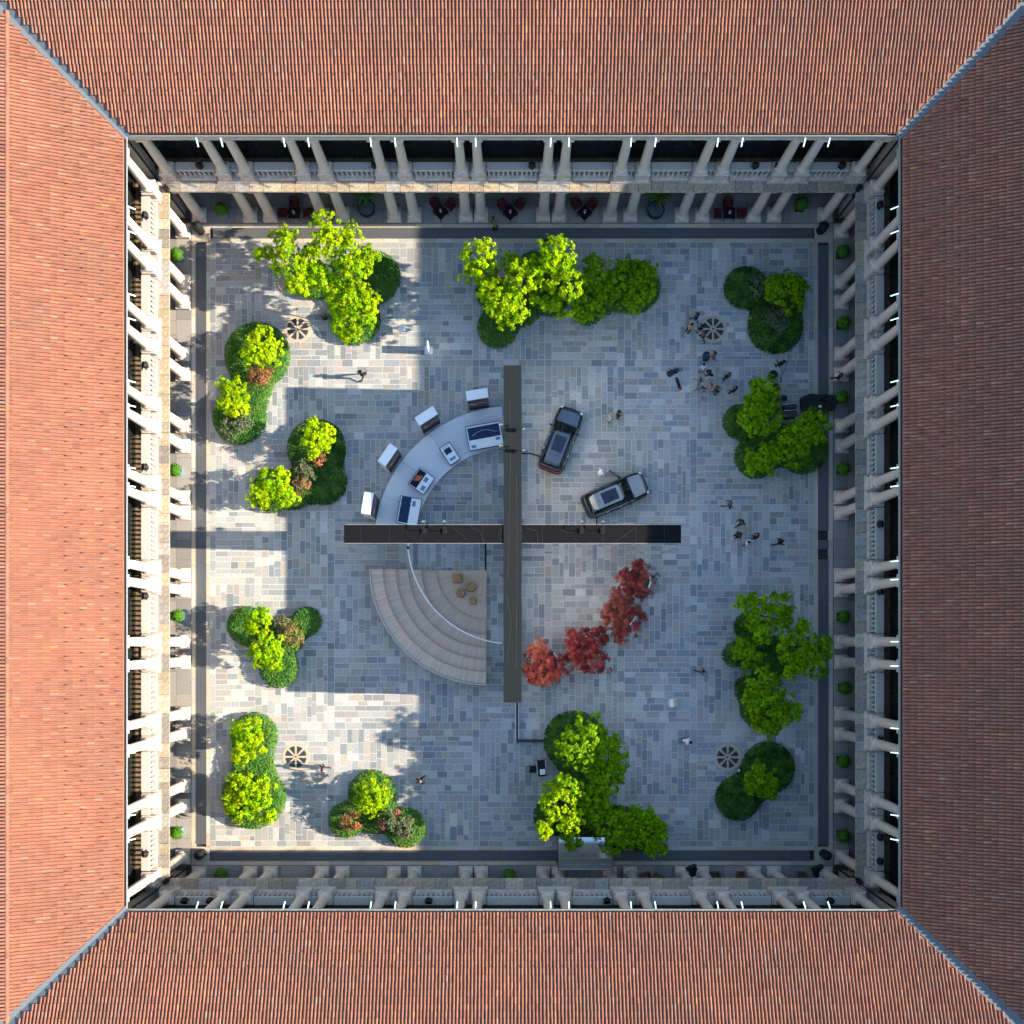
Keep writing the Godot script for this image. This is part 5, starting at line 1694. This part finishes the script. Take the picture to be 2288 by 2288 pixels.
func people() -> void:
	var BLK := Color(0.012, 0.012, 0.014)
	var NAVY := Color(0.012, 0.02, 0.05)
	var WHT := Color(0.68, 0.68, 0.70)
	var GREY := Color(0.16, 0.16, 0.17)
	var BRN := Color(0.035, 0.018, 0.010)
	var DRK := Color(0.012, 0.009, 0.008)
	var JEAN := Color(0.03, 0.09, 0.19)
	person(808, 836, 135, "walk", BLK, Color(0.02, 0.02, 0.025), DRK, "person in black walking alone in the sun, long shadow behind")
	person(722, 1716, 60, "walk", Color(0.05, 0.03, 0.05), Color(0.05, 0.035, 0.05), BRN, "person in dull purple walking beside a wheel inlay")
	person(938, 1745, 115, "walk", Color(0.025, 0.02, 0.025), BLK, Color(0.20, 0.10, 0.06), "person in black at the edge of the sunlight by the three lobed hedge")
	person(1106, 502, 200, "bend", Color(0.12, 0.13, 0.03), BLK, DRK, "person in an olive jacket bending by the arcade of the red armchairs")
	person(1366, 934, 250, "lean", Color(0.55, 0.42, 0.26), Color(0.30, 0.40, 0.60), Color(0.40, 0.30, 0.18), "person in a beige top standing before the silver car")
	person(1381, 925, 80, "phone", Color(0.035, 0.016, 0.016), Color(0.05, 0.04, 0.04), DRK, "person in a dark brown jacket beside the one in beige")
	person(1341, 1057, 120, "lean", WHT, WHT, Color(0.5, 0.45, 0.40), "person all in white near the bronze car's open door", Color(0.7, 0.7, 0.7))
	person(1556, 709, 220, "walk", NAVY, JEAN, BRN, "person in navy top and jeans walking past the shaded wheel inlay")
	person(1540, 734, 140, "lean", Color(0.34, 0.19, 0.07), BLK, BRN, "person in a tan jacket beside the shaded wheel inlay")
	person(1566, 734, 215, "phone", BLK, GREY, DRK, "person in a black coat holding papers at the wheel inlay")
	person(1572, 750, 200, "walk", Color(0.10, 0.08, 0.09), BLK, BRN, "person in white shoes stepping off the wheel inlay", WHT)
	person(1595, 795, 230, "walk", Color(0.20, 0.075, 0.025), Color(0.10, 0.11, 0.13), BRN, "person in a rust brown jacket beside the navy suitcase", WHT)
	person(1571, 824, 190, "lean", Color(0.42, 0.50, 0.72), GREY, Color(0.05, 0.018, 0.010), "person with red brown hair and a light blue top")
	person(1588, 837, 240, "bend", Color(0.014, 0.02, 0.045), Color(0.42, 0.45, 0.50), DRK, "person in a navy jacket and pale trousers bending over a tripod", WHT)
	person(1626, 840, 215, "phone", Color(0.03, 0.026, 0.03), BLK, Color(0.10, 0.06, 0.05), "person in charcoal standing alone near the camera tripods")
	person(1586, 865, 260, "reach", Color(0.30, 0.18, 0.14), Color(0.32, 0.32, 0.33), Color(0.14, 0.05, 0.025), "person with copper hair reaching for the small camera tripod")
	person(1600, 871, 90, "phone", BLK, Color(0.08, 0.07, 0.05), Color(0.10, 0.06, 0.03), "person in black close beside the copper haired one")
	person(1641, 871, 235, "reach", BLK, BLK, DRK, "person in black nearest the hedge, leaning on a case")
	person(1746, 812, 200, "reach", BLK, BLK, DRK, "camera operator in black holding a long boom pole")
	person(1875, 842, 230, "walk", BLK, BLK, DRK, "person in black stepping out of the shaded arcade")
	person(1630, 1128, 250, "walk", Color(0.06, 0.05, 0.06), Color(0.10, 0.11, 0.13), Color(0.12, 0.08, 0.06), "person in grey walking alone east of the bronze car")
	person(1657, 1167, 300, "walk", Color(0.05, 0.03, 0.025), BLK, BRN, "person in dark brown ahead of the group of four")
	person(1647, 1197, 120, "lean", Color(0.05, 0.014, 0.014), BLK, DRK, "person in maroon at the edge of the group of four")
	person(1669, 1213, 60, "reach", Color(0.60, 0.60, 0.66), BLK, BRN, "person in a white top in the group of four")
	person(1690, 1199, 240, "phone", BLK, BLK, Color(0.06, 0.025, 0.02), "person in black facing the one in white")
	person(1742, 1211, 100, "walk", BLK, Color(0.03, 0.03, 0.03), DRK, "person in black walking alone towards the shaded arcade")
	person(1569, 1500, 250, "walk", Color(0.14, 0.12, 0.12), Color(0.05, 0.05, 0.055), DRK, "person in grey walking towards the long hedge")
	person(1531, 1655, 75, "bend", Color(0.66, 0.66, 0.70), Color(0.15, 0.012, 0.02), DRK, "person in a white top and dark red trousers")


# ---------------------------------------------------------------- furniture and small things
func chair(where: Vector3, turn: float, cloth: Material, label: String, group: String) -> void:
	var g := thing("armchair", label, "armchair", where, turn, group)
	part(g, "seat", boxed(Vector3(0.56, 0.16, 0.56), Vector3(0, 0.38, 0), 0.04), cloth)
	part(g, "backrest", boxed(Vector3(0.60, 0.50, 0.12), Vector3(0, 0.62, -0.28), 0.04), cloth)
	for s in [-1, 1]:
		part(g, "armrest", boxed(Vector3(0.09, 0.30, 0.54), Vector3(s * 0.31, 0.50, 0.02), 0.03), cloth)
		for z in [-0.22, 0.22]:
			part(g, "leg", boxed(Vector3(0.05, 0.30, 0.05), Vector3(s * 0.24, 0.15, z)), M.wood)

func low_table(where: Vector3, turn: float, label: String) -> void:
	var g := thing("low_table", label, "table", where, turn, "low black tables between the armchairs")
	part(g, "table_top", boxed(Vector3(0.86, 0.05, 0.86), Vector3(0, 0.60, 0), 0.01), M.car_black)
	for x in [-0.36, 0.36]:
		for z in [-0.36, 0.36]: part(g, "leg", boxed(Vector3(0.05, 0.575, 0.05), Vector3(x, 0.2875, z)), M.iron)
	var v := thing("flower_vase", label.replace("low black table in the arcade,", "pink flowers in a white vase"), "vase", where + Vector3(0, 0.625, 0), 0.0, "flower vases on the low tables")
	var b := MB.new()
	b.lathe([[0.05, 0.0], [0.07, 0.06], [0.04, 0.16], [0.05, 0.2], [0.0, 0.19]], 12)
	part(v, "vase", b.done(), M.white_paint)
	for k in 5:
		b = MB.new()
		var a := TAU * k / 5
		b.ball(Vector3(cos(a) * 0.07, 0.30 + 0.02 * (k % 2), sin(a) * 0.07), Vector3(0.05, 0.04, 0.05), 7, 5)
		part(v, "flower", b.done(), M.flower_pink)
		b = MB.new()
		b.tube([Vector3(0, 0.18, 0), Vector3(cos(a) * 0.07, 0.30, sin(a) * 0.07)], [0.006], 4)
		part(v, "stem", b.done(), M.bark)

func floor_y(p: Vector3, y := 0.14) -> Vector3:
	return Vector3(p.x, y, p.z)

func seating() -> void:
	var sets := [[[658, 478, 0], [[633, 479, 90], [658, 455, 0], [686, 478, -90]]], [[985, 475, 45], [[972, 455, 35], [1006, 459, -40]]], [[1140, 477, 45], [[1123, 460, 35], [1161, 458, -40]]], [[1306, 477, 45], [[1288, 457, 35], [1323, 458, -40]]], [[1629, 478, 0], [[1604, 479, 90], [1627, 455, 0], [1655, 478, -90]]]]
	var near := ["column pairs by the box ball", "two pairs beside the bent palm", "middle column pairs", "pairs by the spiky palm", "pairs near the shaded wing"]
	for k in 5:
		var t: Array = sets[k][0]
		low_table(floor_y(at(t[0], t[1], 0.6)), deg_to_rad(t[2]), "low black table in the arcade, between the " + near[k])
		for c in sets[k][1]:
			chair(floor_y(at(c[0], c[1], 0.5)), deg_to_rad(c[2]), M.red_cloth, "dark red armchair at the low table between the " + near[k], "red armchairs under the arcade")
	for q in [[1597, 1957, 90], [1655, 1957, -90], [1443, 1957, 20], [1470, 1960, -30], [1790, 1957, 90]]:
		chair(floor_y(at(q[0], q[1], 0.5)), deg_to_rad(q[2] + 180), M.brown_leather, "brown leather chair in the dark arcade beyond the canopy", "brown chairs beyond the canopy")
	for q in [[1550, 1953], [1832, 1953]]:
		var g := thing("black_sofa", "black lounge seat with a white towel in the dark arcade", "sofa", floor_y(at(q[0], q[1], 0.5)), 0.4, "black lounge seats beyond the canopy")
		part(g, "seat", boxed(Vector3(0.8, 0.36, 1.2), Vector3(0, 0.26, 0), 0.05), M.black_cloth)
		part(g, "backrest", boxed(Vector3(0.8, 0.5, 0.2), Vector3(0, 0.6, -0.6), 0.05), M.black_cloth)
		for x in [-0.3, 0.3]: part(g, "leg", boxed(Vector3(0.06, 0.08, 0.9), Vector3(x, 0.04, 0)), M.iron)
		part(g, "towel", boxed(Vector3(0.5, 0.03, 0.28), Vector3(0, 0.457, 0.3), 0.01), M.white_paint)

func tube_lights() -> void:
	# one slim tube in front of every upper column, under the eave
	var which := ["of the wing with the red armchairs", "of the wing of sunlit white columns", "of the wing behind the entrance canopy", "of the shaded wing"]
	var turns := [PI, -PI / 2, 0.0, PI / 2]
	var b := MB.new()
	b.tube([Vector3(0, 0.26, 0.17), Vector3(0, -0.26, -0.17)], [0.032], 8)
	var lamp := b.done()
	b = MB.new()
	b.tube([Vector3(0, 0.28, 0.30), Vector3(0, 0.22, 0.20), Vector3(0, -0.2, -0.08)], [0.014], 6)
	var rod := b.done()
	for k in 4:
		for p in PAIRS:
			for s in [-1, 1]:
				var local := Vector3(p[0] + s * p[1], 13.50, 23.47)
				var g := thing("tube_light", "slim white tube light before an upper column " + which[k], "tube light", Basis(UP, turns[k]) * local, turns[k], "tube lights under the eaves")
				part(g, "tube", lamp, M.tube)
				part(g, "holder", rod, M.zinc)

func floodlights() -> void:
	var b := MB.new()
	b.lathe([[0.13, 0.0], [0.13, 0.03], [0.03, 0.05], [0.03, 0.18]], 14)
	var foot := b.done()
	b = MB.new()
	b.lathe([[0.10, -0.20], [0.20, -0.12], [0.22, 0.12], [0.24, 0.14], [0.24, 0.17], [0.19, 0.17], [0.18, 0.13], [0.0, 0.13]], 16, Vector3(0, 0.36, 0), Basis(Vector3.RIGHT, -0.9))
	var head := b.done()
	b = MB.new()
	for s in [-1, 1]: b.box(Vector3(s * 0.25, 0.28, 0), Vector3(0.025, 0.28, 0.06))
	b.box(Vector3(0, 0.16, 0), Vector3(0.5, 0.03, 0.06))
	var yoke := b.done()
	var turns := [PI, -PI / 2, 0.0, PI / 2]
	var along_x := [[-20.6, -11.4, -12.6, 0.95, -16.5, -21.6][0], 0]
	var lists := [[20.9, 19.3, 9.2, -1.3, -16.2, -17.7, -22.0], [-21.2, -19.2, -11.2, -4.4, 4.2, 21.4], [-21.9, -20.2, -5.6, -3.3, 3.4, 6.3, 21.2], [21.9, 0.6, -3.9, -13.8, -20.3, -21.9]]
	var which := ["black floodlight on the handrail above the red armchairs", "black floodlight on the handrail of the sunlit white columns", "black floodlight on the handrail behind the entrance canopy", "black floodlight on the handrail of the shaded arcade"]
	for k in 4:
		for x in lists[k]:
			var g := thing("floodlight", which[k], "floodlight", Basis(UP, turns[k]) * Vector3(x, 7.708, 24.50), turns[k] + PI, "floodlights on the balustrades")
			part(g, "foot", foot, M.iron)
			part(g, "yoke", yoke, M.iron)
			part(g, "head", head, M.iron)

func oddments() -> void:
	# corner urns
	for q in [[443, 509, "in the sunny corner between arcades"], [1838, 509, "in the shaded corner by the red armchairs"], [1845, 1910, "in the darkest corner"], [447, 1909, "in the corner by the bright hedge"]]:
		var p := at(q[0], q[1], 0.6)
		var g := thing("iron_urn", "round black iron bin with a domed lid " + q[2], "bin", Vector3(p.x, 0.0, p.z), 0.0, "round iron bins in the corners")
		var b := MB.new()
		b.lathe([[0.30, 0.0], [0.32, 0.05], [0.32, 0.85], [0.36, 0.88], [0.36, 0.95]], 22)
		part(g, "drum", b.done(), M.iron)
		b = MB.new()
		b.lathe([[0.35, 0.95], [0.30, 1.06], [0.14, 1.14], [0.05, 1.16], [0.05, 1.20], [0.0, 1.21]], 22)
		part(g, "lid", b.done(), M.iron)
	# white totem sign
	var p := at(958, 783, 0.0)
	var g := thing("sign_post", "white upright sign board on a square white foot", "sign", Vector3(p.x, 0, p.z))
	part(g, "foot", boxed(Vector3(0.60, 0.03, 0.60), Vector3(0, 0.02, 0), 0.005), M.white_paint)
	part(g, "board", boxed(Vector3(0.07, 1.58, 0.56), Vector3(0.02, 0.825, 0), 0.01), M.white_paint)
	# white metal chair in the sun
	p = at(898, 735, 0.5)
	g = thing("metal_chair", "white slatted metal chair throwing a long shadow", "chair", Vector3(p.x, 0, p.z), 1.75)
	for i in 5: part(g, "seat_slat", boxed(Vector3(0.085, 0.02, 0.46), Vector3(-0.2 + i * 0.1, 0.46, 0)), M.white_paint)
	for i in 5: part(g, "back_slat", boxed(Vector3(0.06, 0.42, 0.02), Vector3(-0.2 + i * 0.1, 0.75, -0.25)), M.white_paint)
	for s in [-1, 1]:
		var b := MB.new()
		b.tube([Vector3(s * 0.26, 0.0, 0.26), Vector3(s * 0.26, 0.66, 0.22), Vector3(s * 0.26, 0.66, -0.25)], [0.016], 6)
		part(g, "arm", b.done(), M.chrome)
		b = MB.new()
		b.tube([Vector3(s * 0.25, 0.0, -0.30), Vector3(s * 0.25, 0.5, -0.25), Vector3(s * 0.25, 0.98, -0.27)], [0.016], 6)
		part(g, "leg", b.done(), M.chrome)
	var tr := MB.new()
	tr.tube([Vector3(-0.25, 0.98, -0.27), Vector3(0.25, 0.98, -0.27)], [0.016], 6)
	tr.tube([Vector3(-0.25, 0.45, 0.2), Vector3(0.25, 0.45, 0.2)], [0.016], 6)
	part(g, "cross_rail", tr.done(), M.chrome)
	# notice, boxes, bins
	notice(at(1238, 700, 0.0), 0.1, "white notice on a post beside the long hedge")
	p = at(1505, 1571, 0.4)
	g = thing("white_plinth", "white square display plinth in the shade below the sunlit paving", "plinth", Vector3(p.x, 0, p.z), 0.03)
	part(g, "block", boxed(Vector3(0.58, 0.55, 0.60), Vector3(0, 0.275, 0), 0.01), M.white_paint)
	part(g, "top_plate", boxed(Vector3(0.30, 0.02, 0.60), Vector3(0.13, 0.56, 0)), M.medallion)
	for q in [[724, 707, "black box loudspeaker by the hedge near a wheel inlay"], [1222, 540, "black box loudspeaker by the hedge facing the grating"]]:
		p = at(q[0], q[1], 0.3)
		g = thing("loudspeaker", q[2], "loudspeaker", Vector3(p.x, 0, p.z), 0.4)
		part(g, "cabinet", boxed(Vector3(0.40, 0.55, 0.36), Vector3(0, 0.275, 0), 0.03), M.cladding)
		var b := MB.new()
		b.lathe([[0.15, 0.0], [0.14, 0.02], [0.05, 0.0], [0.0, 0.01]], 16, Vector3(0, 0.22, 0.182), Basis(Vector3.RIGHT, PI / 2))
		part(g, "cone", b.done(), M.iron)
	for q in [[1678, 711, "the dark three lobed hedge"], [1652, 1722, "the dark two lobed hedge"], [613, 1703, "the bright two lobed hedge"]]:
		p = at(q[0], q[1], 0.3)
		g = thing("spike_light", "small white garden spotlight at the edge of " + q[2], "spotlight", Vector3(p.x, 0, p.z), 0.5, "white garden spotlights")
		var b := MB.new()
		b.tube([Vector3(0, 0, 0), Vector3(0, 0.28, 0)], [0.02], 6)
		part(g, "stake", b.done(), M.chrome)
		b = MB.new()
		b.lathe([[0.05, -0.12], [0.10, -0.06], [0.11, 0.10], [0.0, 0.08]], 12, Vector3(0, 0.34, 0), Basis(Vector3.RIGHT, 0.8))
		part(g, "lamp_head", b.done(), M.white_paint)
	# low black barrier with white edges
	g = thing("low_barrier", "low black cable barrier with white edges, bent at a right angle", "barrier")
	var a := at(1155.5, 1560, 0.3)
	var c := at(1155.5, 1657, 0.3)
	var d := at(1222, 1658, 0.3)
	part(g, "long_run", boxed(Vector3(0.17, 0.30, c.z - a.z + 0.1), Vector3(a.x, 0.15, (a.z + c.z) / 2)), M.cladding)
	part(g, "short_run", boxed(Vector3(d.x - c.x, 0.30, 0.19), Vector3((d.x + c.x) / 2 + 0.086, 0.15, c.z - 0.045)), M.cladding)
	for s in [-1, 1]: part(g, "white_edge", boxed(Vector3(0.045, 0.29, c.z - a.z - (0.2 if s > 0 else -0.1)), Vector3(a.x + s * 0.109, 0.145, (a.z + c.z) / 2 - (0.1 if s > 0 else 0.0))), M.trim_white)
	# service cart and black chair
	p = at(1210, 1717, 0.8)
	g = thing("service_cart", "silver service cart with glasses beside a black chair", "cart", Vector3(p.x, 0, p.z), 0.1)
	for y in [0.25, 0.85]: part(g, "shelf", boxed(Vector3(0.62, 0.03, 1.15), Vector3(0, y, 0), 0.01), M.screen if y > 0.5 else M.chrome)
	for x in [-0.31, 0.31]:
		for z in [-0.57, 0.57]:
			var b := MB.new()
			b.tube([Vector3(x, 0.06, z), Vector3(x, 0.95, z)], [0.018], 6)
			part(g, "post", b.done(), M.chrome)
			b = MB.new()
			b.ball(Vector3(x, 0.06, z), Vector3(0.03, 0.06, 0.06), 8, 6)
			part(g, "castor", b.done(), M.iron)
	for q in [[-0.32, 0], [0.32, 0]]:
		var b := MB.new()
		b.box(Vector3(q[0], 0.93, 0), Vector3(0.02, 0.03, 1.15))
		part(g, "guard_rail", b.done(), M.chrome)
	part(g, "tray", boxed(Vector3(0.4, 0.05, 0.4), Vector3(0.05, 0.892, 0.25), 0.01), M.white_paint)
	p = at(1191, 1719, 0.5)
	g = thing("folding_chair", "black folding chair beside the service cart", "chair", Vector3(p.x, 0, p.z), 1.57)
	part(g, "seat", boxed(Vector3(0.52, 0.04, 0.48), Vector3(0, 0.45, 0), 0.01), M.black_cloth)
	part(g, "backrest", boxed(Vector3(0.52, 0.36, 0.03), Vector3(0, 0.78, -0.25), 0.01), M.black_cloth)
	for s in [-1, 1]:
		for z in [-0.22, 0.22]:
			var b := MB.new()
			b.tube([Vector3(s * 0.25, 0.0, z), Vector3(s * 0.25, 0.45 if z > 0 else 0.95, z * (1.0 if z > 0 else 1.15))], [0.015], 6)
			part(g, "leg", b.done(), M.iron)
	# entrance canopy
	p = at(1308, 1907, 3.3)
	g = thing("entrance_canopy", "flat glossy grey entrance canopy on dark posts over the grating", "canopy", Vector3(p.x, 0, p.z))
	part(g, "roof_sheet", boxed(Vector3(3.85, 0.06, 2.36), Vector3(0, 3.3, 0), 0.02), M.canopy_top)
	part(g, "frame", boxed(Vector3(3.92, 0.16, 2.42), Vector3(0, 3.185, 0)), M.iron)
	for x in [-1.85, 1.85]:
		for z in [-1.1, 1.1]: part(g, "post", boxed(Vector3(0.1, 3.11, 0.1), Vector3(x, 1.555, z)), M.iron)
	# film crew gear
	p = at(1578, 796, 0.4)
	g = thing("suitcase", "navy suitcase with a pink tag", "suitcase", Vector3(p.x, 0, p.z), 0.0)
	part(g, "shell", boxed(Vector3(0.40, 0.62, 0.62), Vector3(0, 0.36, 0), 0.08), M.navy_cloth)
	part(g, "tag", boxed(Vector3(0.07, 0.02, 0.05), Vector3(0.08, 0.685, 0.0)), M.flower_pink)
	for z in [-0.22, 0.22]:
		var b := MB.new()
		b.ball(Vector3(0, 0.04, z), Vector3(0.15, 0.04, 0.04), 8, 5)
		part(g, "castor", b.done(), M.iron)
	p = at(1499, 833, 0.2)
	g = thing("shoulder_bag", "navy shoulder bag lying open on the paving", "bag", Vector3(p.x, 0, p.z), 0.6)
	part(g, "sack", boxed(Vector3(0.55, 0.24, 0.42), Vector3(0, 0.125, 0), 0.08), M.navy_cloth)
	var sb := MB.new()
	sb.tube([Vector3(-0.2, 0.22, -0.1), Vector3(-0.25, 0.34, -0.3), Vector3(0.0, 0.30, -0.42), Vector3(0.2, 0.22, -0.12)], [0.015], 6)
	part(g, "strap", sb.done(), M.black_cloth)
	p = at(1511, 829, 0.2)
	g = thing("gear_pouch", "black gear pouch with a green label against the navy bag", "bag", Vector3(p.x, 0, p.z), 0.5)
	part(g, "pouch", boxed(Vector3(0.34, 0.26, 0.28), Vector3(0.05, 0.13, 0), 0.06), M.black_cloth)
	part(g, "label_patch", boxed(Vector3(0.10, 0.012, 0.04), Vector3(0.05, 0.266, 0.04)), recolored_mat(Color(0.05, 0.4, 0.05)))
	p = at(1516, 857, 0.2)
	g = thing("tripod_bag", "long black tripod bag with a red end lying on the paving", "bag", Vector3(p.x, 0, p.z), 0.25)
	sb = MB.new()
	sb.tube([Vector3(-0.03, 0.12, -0.48), Vector3(0, 0.13, 0), Vector3(0.03, 0.12, 0.36)], [0.09, 0.12, 0.11], 8)
	part(g, "sleeve", sb.done(), M.black_cloth)
	sb = MB.new()
	sb.ball(Vector3(0.04, 0.12, 0.42), Vector3(0.12, 0.11, 0.11), 10, 6)
	part(g, "red_cap", sb.done(), M.red_paint)
	for q in [[1563, 853, "black camera tripod beside the bending person", 0.2], [1568, 871, "small camera tripod at the edge of the sunlit paving", 0.8]]:
		p = at(q[0], q[1], 0.8)
		g = thing("camera_tripod", q[2], "tripod", Vector3(p.x, 0, p.z), q[3], "camera tripods of the film crew")
		for k in 3:
			sb = MB.new()
			var dir := Vector3(cos(TAU * k / 3), 0, sin(TAU * k / 3))
			sb.tube([UP * 1.25, dir * 0.28 + UP * 0.62, dir * 0.55 + UP * 0.01], [0.025, 0.022, 0.016], 6)
			part(g, "leg", sb.done(), M.iron)
		part(g, "head", boxed(Vector3(0.12, 0.12, 0.12), Vector3(0, 1.3, 0), 0.02), M.iron)
		part(g, "camera", boxed(Vector3(0.14, 0.13, 0.34), Vector3(0, 1.42, 0), 0.02), M.cladding)
	p = at(1754, 822, 1.5)
	g = thing("boom_pole", "long black boom pole held by the camera operator", "pole", p, -0.28)
	sb = MB.new()
	sb.tube([Vector3(0, 0.3, -0.9), Vector3(0, 0, 0.1), Vector3(0, -0.2, 0.75)], [0.022], 6)
	part(g, "pole", sb.done(), M.iron)
	sb = MB.new()
	sb.tube([Vector3(0, -0.2, 0.72), Vector3(0, -0.27, 1.05)], [0.05], 8)
	part(g, "microphone", sb.done(), M.black_cloth)
	for q in [[1727, 838, 0.7, 0.5, "black wheeled monitor stand under the boom pole"], [1733, 865, 0.55, 0.4, "small grey equipment stand by the tree"], [1751, 891, 0.5, 0.6, "round black stool by the camera crew's boxes"], [1795, 905, 0.42, 0.5, "second round black stool by the draped table"]]:
		p = at(q[0], q[1], 0.5)
		g = thing("crew_stool", q[4], "stool", Vector3(p.x, 0, p.z), 0.3, "stools and stands of the film crew")
		sb = MB.new()
		sb.lathe([[q[2] * 0.45, 0.60], [q[2] * 0.48, 0.66], [0.0, 0.67]], 16)
		part(g, "seat", sb.done(), M.black_cloth)
		for k in 4:
			sb = MB.new()
			var a2 := TAU * k / 4 + 0.4
			sb.tube([Vector3(0, 0.62, 0), Vector3(cos(a2), 0, sin(a2)) * q[2] * 0.45 + UP * 0.015], [0.02], 5)
			part(g, "leg", sb.done(), M.chrome if k % 2 else M.iron)
	for q in [[1766, 908, 0.95, 0.35, "black flight case with steel edges"], [1766, 925, 0.95, 0.55, "larger black flight case with a red lamp"]]:
		p = at(q[0], q[1], 0.5)
		g = thing("flight_case", q[4], "case", Vector3(p.x, 0, p.z), 0.08, "flight cases of the film crew")
		part(g, "box", boxed(Vector3(q[2], 0.6, q[3]), Vector3(0, 0.3, 0), 0.02), M.cladding)
		part(g, "steel_edge", boxed(Vector3(q[2] + 0.01, 0.03, 0.03), Vector3(0, 0.59, -q[3] / 2 + 0.01)), M.chrome)
		if q[3] > 0.5:
			sb = MB.new()
			sb.ball(Vector3(-0.42, 0.63, -0.1), Vector3(0.03, 0.02, 0.03), 8, 5)
			part(g, "red_lamp", sb.done(), M.red_paint)
	p = at(1829, 905, 0.8)
	g = thing("draped_table", "black draped control table of the camera crew over the grating", "table", Vector3(p.x, 0, p.z), -0.1)
	sb = MB.new()
	sb.slab(PackedVector2Array([Vector2(-1.25, -0.5), Vector2(-0.7, -0.75), Vector2(1.2, -0.85), Vector2(1.3, 0.1), Vector2(0.5, 0.35), Vector2(0.3, 0.95), Vector2(-0.8, 0.9), Vector2(-1.1, 0.3)]), 0.02, 0.86)
	part(g, "black_drape", sb.done(), M.black_cloth)
	part(g, "monitor", boxed(Vector3(0.5, 0.32, 0.06), Vector3(0.25, 1.03, -0.35), 0.01), M.screen)
	part(g, "papers", boxed(Vector3(0.22, 0.01, 0.16), Vector3(0.1, 0.88, 0.1)), M.white_paint)

func notice(p: Vector3, turn: float, label: String) -> void:
	var g := thing("notice_stand", label, "notice", p, turn)
	part(g, "panel", boxed(Vector3(0.28, 0.03, 0.50), Vector3(0, 0.92, 0), 0.005), M.white_paint).rotation.x = -0.5
	part(g, "print", boxed(Vector3(0.16, 0.004, 0.10), Vector3(0, 0.94, -0.14)), M.slate_blue).rotation.x = -0.5
	part(g, "post", boxed(Vector3(0.06, 0.90, 0.06), Vector3(0, 0.45, 0)), M.chrome)
	part(g, "foot", boxed(Vector3(0.30, 0.02, 0.30), Vector3(0, 0.02, 0)), M.chrome)


# ---------------------------------------------------------------- the scene
func _ready() -> void:
	rng.seed = 20240
	# camera straight down, lens shifted towards the top of the sheet
	var cam := Camera3D.new()
	cam.name = "camera"
	add_child(cam)
	cam.projection = Camera3D.PROJECTION_FRUSTUM
	cam.near = 1.0
	cam.far = 400.0
	cam.size = 2288.0 / FC
	cam.frustum_offset = Vector2(9.6 / FC, 290.5 / FC)
	cam.position = Vector3(-0.33, HC, 7.27)
	cam.rotation = Vector3(-PI / 2, 0, 0)
	# sky and sun
	var env := Environment.new()
	env.background_mode = Environment.BG_SKY
	var sky := Sky.new()
	var sm := PhysicalSkyMaterial.new()
	sm.rayleigh_coefficient = 4.0
	sm.rayleigh_color = Color(0.245, 0.385, 0.74)
	sm.mie_coefficient = 0.005
	sm.turbidity = 8.0
	sm.energy_multiplier = 3.1
	sky.sky_material = sm
	env.sky = sky
	env.tonemap_mode = Environment.TONE_MAPPER_LINEAR
	env.tonemap_exposure = 3.35
	env.sdfgi_enabled = true
	env.ssao_enabled = true
	env.ssil_enabled = true
	var we := WorldEnvironment.new()
	we.name = "environment"
	we.environment = env
	add_child(we)
	var sun := DirectionalLight3D.new()
	sun.name = "sun"
	add_child(sun)
	var el := deg_to_rad(24.75)
	var off := deg_to_rad(1.3)
	sun.basis = Basis.looking_at(Vector3(-cos(el) * cos(off), -sin(el), -cos(el) * sin(off)), UP)
	sun.light_energy = 1.6
	sun.light_color = Color(1.0, 0.93, 0.83)
	sun.light_angular_distance = 0.55
	sun.shadow_enabled = true
	# structure
	materials()
	var gb := MB.new()
	gb.quad(Vector3(-500, -0.45, -500), Vector3(500, -0.45, -500), Vector3(500, -0.45, 500), Vector3(-500, -0.45, 500), UP)
	tag(part(self, "ground", gb.done(), M.ground), "grey ground beneath and around the palace", "", "", "structure")
	paving()
	borders()
	wing_meshes()
	wing("palace wing whose arcade shelters the red armchairs and palms", PI, 7.15)
	wing("palace wing with white sunlit columns and the brightest tiled roof", -PI / 2, 6.08)
	wing("palace wing behind the flat entrance canopy", 0.0, 6.6)
	wing("palace wing in deep shade with the dark grazing lit roof", PI / 2, 6.6)
	medallion(at(665, 735), "wheel inlay between the sunlit hedges and the broad tree")
	medallion(at(1593, 735), "wheel inlay beside the group of talking people")
	medallion(at(661, 1691), "sunlit wheel inlay beside the bright two lobed hedge")
	medallion(at(1626, 1692), "wheel inlay beside the dark two lobed hedge")
	mirror_cross()
	stage()
	amphitheatre()
	car("silver car with dark sunroof, nose away from the mirror wall's corner", floor_y(at(1253, 981, 0.9), 0.0), deg_to_rad(69.0), M.silver, false)
	car("bronze grey car with its front door open", floor_y(at(1375, 1105, 0.9), 0.0), deg_to_rad(23.0), M.bronze_silver, true)
	planting()
	seating()
	tube_lights()
	floodlights()
	oddments()
	people()
